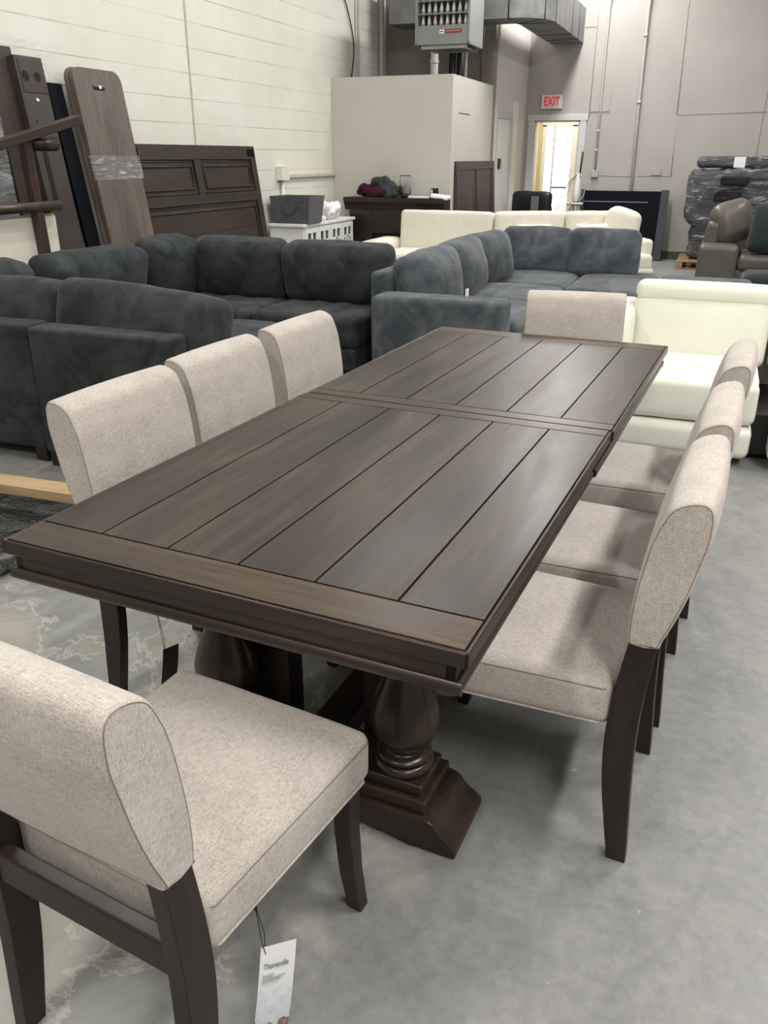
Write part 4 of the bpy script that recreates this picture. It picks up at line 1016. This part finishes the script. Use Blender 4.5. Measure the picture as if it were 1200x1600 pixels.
for (k, z) in ((.86,0),(1.0,bh)):
    rg.append([bm.verts.new((sx*bw*k, sy*bd*k, z)) for sx, sy in ((-1,-1),(1,-1),(1,1),(-1,1))])
rg.append([bm.verts.new((sx*(bw-th), sy*(bd-th), bh)) for sx, sy in ((-1,-1),(1,-1),(1,1),(-1,1))])
rg.append([bm.verts.new((sx*(bw*.86-th), sy*(bd*.86-th), th)) for sx, sy in ((-1,-1),(1,-1),(1,1),(-1,1))])
for A_, B_ in zip(rg, rg[1:]):
    for k in range(4): bm.faces.new((A_[k],A_[(k+1)%4],B_[(k+1)%4],B_[k]))
bm.faces.new(rg[0]); bm.faces.new(rg[-1]); mesh_obj('basket_body', bm, M['basket'], bk)
bm = bmesh.new(); tube(bm, spline([(-.09,-bd-.004,.20),(-.05,-bd-.02,.13),(.0,-bd-.02,.115),(.05,-bd-.02,.13),(.09,-bd-.004,.20)], 5, False), .008, 8); mesh_obj('handle', bm, M['slatecloth'], bk)
t = thing('plastic_bag', 'crumpled white plastic bag on the white cabinet', 'bag', (-3.12,8.33,.840))
def bag(q, tt, d):
    q += d*(noise.noise(q*14)*.05+noise.noise(q*30)*.02); return q
bm = bmesh.new(); rcush(bm, (.26,.34,.17), .08, (0,0,0), T4(0,0,.085), 0, 5, 1, 14, 0, bag); rcush(bm, (.09,.08,.12), .04, (0,0,0), T4(-.04,-.13,.17), 0, 5, 2, 8, 0, bag); mesh_obj('bag', bm, M['white_plastic'], t, smooth=True)
t = cushion('white_cup', M['white_plastic'], None, (.10,.14,.055), (-3.06,8.02,.852), r=.025, wr=.01, seed=4); tag(t, 'small crumpled white wrapper between the basket and the plastic bag', 'wrapper')
t = thing('wall_tap', 'small white tap on the block wall just above the basket', 'tap', (XL+.03,8.55,1.02)); bm = bmesh.new(); tube(bm, [(-.03,0,.02),(.03,0,.02),(.045,0,-.03)], .012, 8); tube(bm, [(.01,0,.02),(.01,0,.06)], .008, 8); tube(bm, [(.01,-.035,.06),(.01,.035,.06)], .01, 8); mesh_obj('tap_body', bm, M['conduit'], t)

# ------------------------------------------------------------------ fireplace mantel
fm = thing('fireplace_mantel', 'dark mahogany fireplace mantel in front of the low partition', 'fireplace', (-2.55,9.32,0))
bm = bmesh.new(); box(bm, -.60,-.28,-.24,0,0,.93,.004); box(bm, .28,.60,-.24,0,0,.93,.004); box(bm, -.28,.28,-.24,0,.62,.93,.004); box(bm, -.28,.28,-.03,0,0,.62); box(bm, -.28,.28,-.24,0,0,.08,.004); mesh_obj('surround', bm, M['mantel'], fm, auto=40)
bm = bmesh.new(); pr_ = [(0,.90),(-.24,.90),(-.25,.92),(-.26,.955),(-.285,.99),(-.30,1.01),(-.30,1.05),(0,1.05)]
prism(bm, pr_, 'x', -.66, .68); mesh_obj('mantel_shelf', bm, M['mantel'], fm, auto=40)
bm = bmesh.new(); box(bm, -.27,.27,-.20,-.04,.085,.61,.004); mesh_obj('firebox', bm, M['black'], fm)
bm = bmesh.new()
for k in range(4): tube(bm, [(-.24,-.205,.50-k*.03),(.24,-.205,.50-k*.03)], .004, 6)
mesh_obj('grille', bm, plain('dark_grille', (.05,.05,.05), .4), fm)
zt = 1.05; ym = 9.17
def pile(q, tt, d):
    q.z *= (1-.55*abs(tt[0])**1.3); q += d*(noise.noise(q*9)*.05+noise.noise(q*22)*.018); return q
bm = bmesh.new(); rcush(bm, (.42,.20,.17), .07, (0,0,0), T4(0,0,.075), 0, 5, 3, 14, 0, pile)
t = mesh_obj('folded_garment', bm, M['maroon'], None, T4(-2.85,ym,zt), smooth=True); tag(t, 'crumpled maroon garment on the left end of the mantel', 'garment')
bm = bmesh.new(); rcush(bm, (.42,.16,.24), .07, (0,0,0), T4(0,0,.10,ry=R(14)), 0, 5, 8, 14, 0, pile)
t = mesh_obj('folded_garment', bm, M['slatecloth'], None, T4(-2.70,ym+.05,zt+.01), smooth=True); tag(t, 'crumpled dark grey garment on the mantel, lying over the maroon one', 'garment')
t = thing('glass_jar', 'clear glass dispenser jar with small tap on the mantel', 'jar', (-2.42,ym,zt)); bm = bmesh.new()
lathe(bm, [(.06,0),(.07,.01),(.072,.24),(.066,.26),(.062,.25),(.066,.235),(.064,.015),(.02,.012)], 28); mesh_obj('jar', bm, M['glass'], t, smooth=True)
bm = bmesh.new(); tube(bm, [(.0,-.07,.07),(.0,-.105,.07),(.0,-.11,.05)], .01, 8); mesh_obj('tap', bm, M['black'], t)
t = thing('tin_can', 'small black can on the mantel right of the glass jar', 'can', (-2.03,ym,zt)); bm = bmesh.new(); lathe(bm, [(.045,0),(.047,.005),(.047,.11),(.043,.115)], 24); mesh_obj('can', bm, M['black'], t, auto=40)
bm = bmesh.new(); tube(bm, [(-.02,-.048,.02),(-.02,-.048,.10)], .006, 6); mesh_obj('label_stripe', bm, M['paper'], t)
t = bx('paper_sheets', M['paper'], None, -2.36,-2.08,9.10,9.24,zt,zt+.018, bev=.003); tag(t, 'loose white papers on the mantel between the jar and the can', 'paper')
bm = bmesh.new(); rcush(bm, (.22,.16,.05), .02, (0,0,0), None, .012, 9, 3, 8); t = mesh_obj('white_cloth', bm, M['paper'], None, T4(-1.93,9.10,zt+.02,ry=R(8)), smooth=True); tag(t, 'small white cloth hanging over the right end of the mantel', 'cloth')

# ------------------------------------------------------------------ brown panel door leaning on the partition side
pd, w_, h_ = lean_thing('leaning_door', 'brown wooden panel door lying on its side against the partition', 'door panel', (-1.78,9.50,0), (-1.78,11.40,0), (-1.875,9.50,1.47))
bm = bmesh.new(); box(bm, 0,w_,0,.03,0,h_,.004); mesh_obj('panel', bm, M['panelwood'], pd, auto=40)
bm = bmesh.new(); box(bm, 0,w_,-.012,0,h_-.10,h_,.003); box(bm, 0,.26,-.012,0,0,h_-.1,.003); box(bm, w_-.12,w_,-.012,0,0,h_-.1,.003); box(bm, w_*.52-.05,w_*.52+.05,-.012,0,0,h_-.1,.003); mesh_obj('frame', bm, M['panelwood'], pd, auto=40)

# ------------------------------------------------------------------ floor clutter at left
lb_ = thing('lumber_board', 'pale lumber board on the floor beside the charcoal sofa feet', 'lumber', (-1.75,1.60,0), R(3))
bm = bmesh.new(); box(bm, -1.0,.62,-.06,.06,.0,.075,.004); mesh_obj('board', bm, M['lumber'], lb_, auto=40)
for i, (x, y, rz, wd, h_, lb) in enumerate(((-1.62,1.40,R(2),.13,.07,'black film-wrapped slat on the floor right next to the lumber board'),(-1.72,1.20,R(1),.22,.055,'widest black film-wrapped slab on the floor left of the table'),(-1.72,.98,R(0),.16,.045,'black film-wrapped slat nearest to the camera, left of the table'))):
    bm = bmesh.new(); rcush(bm, (1.3,wd,h_), .018, (0,0,.004), T4(0,0,h_/2+.006), .007, 8, i+3, 14)
    t = mesh_obj('film_bundle', bm, M['blackfilm'], None, T4(x,y,0,rz=rz), smooth=True); tag(t, lb, 'film bundle', 'black wrapped slats on the floor')
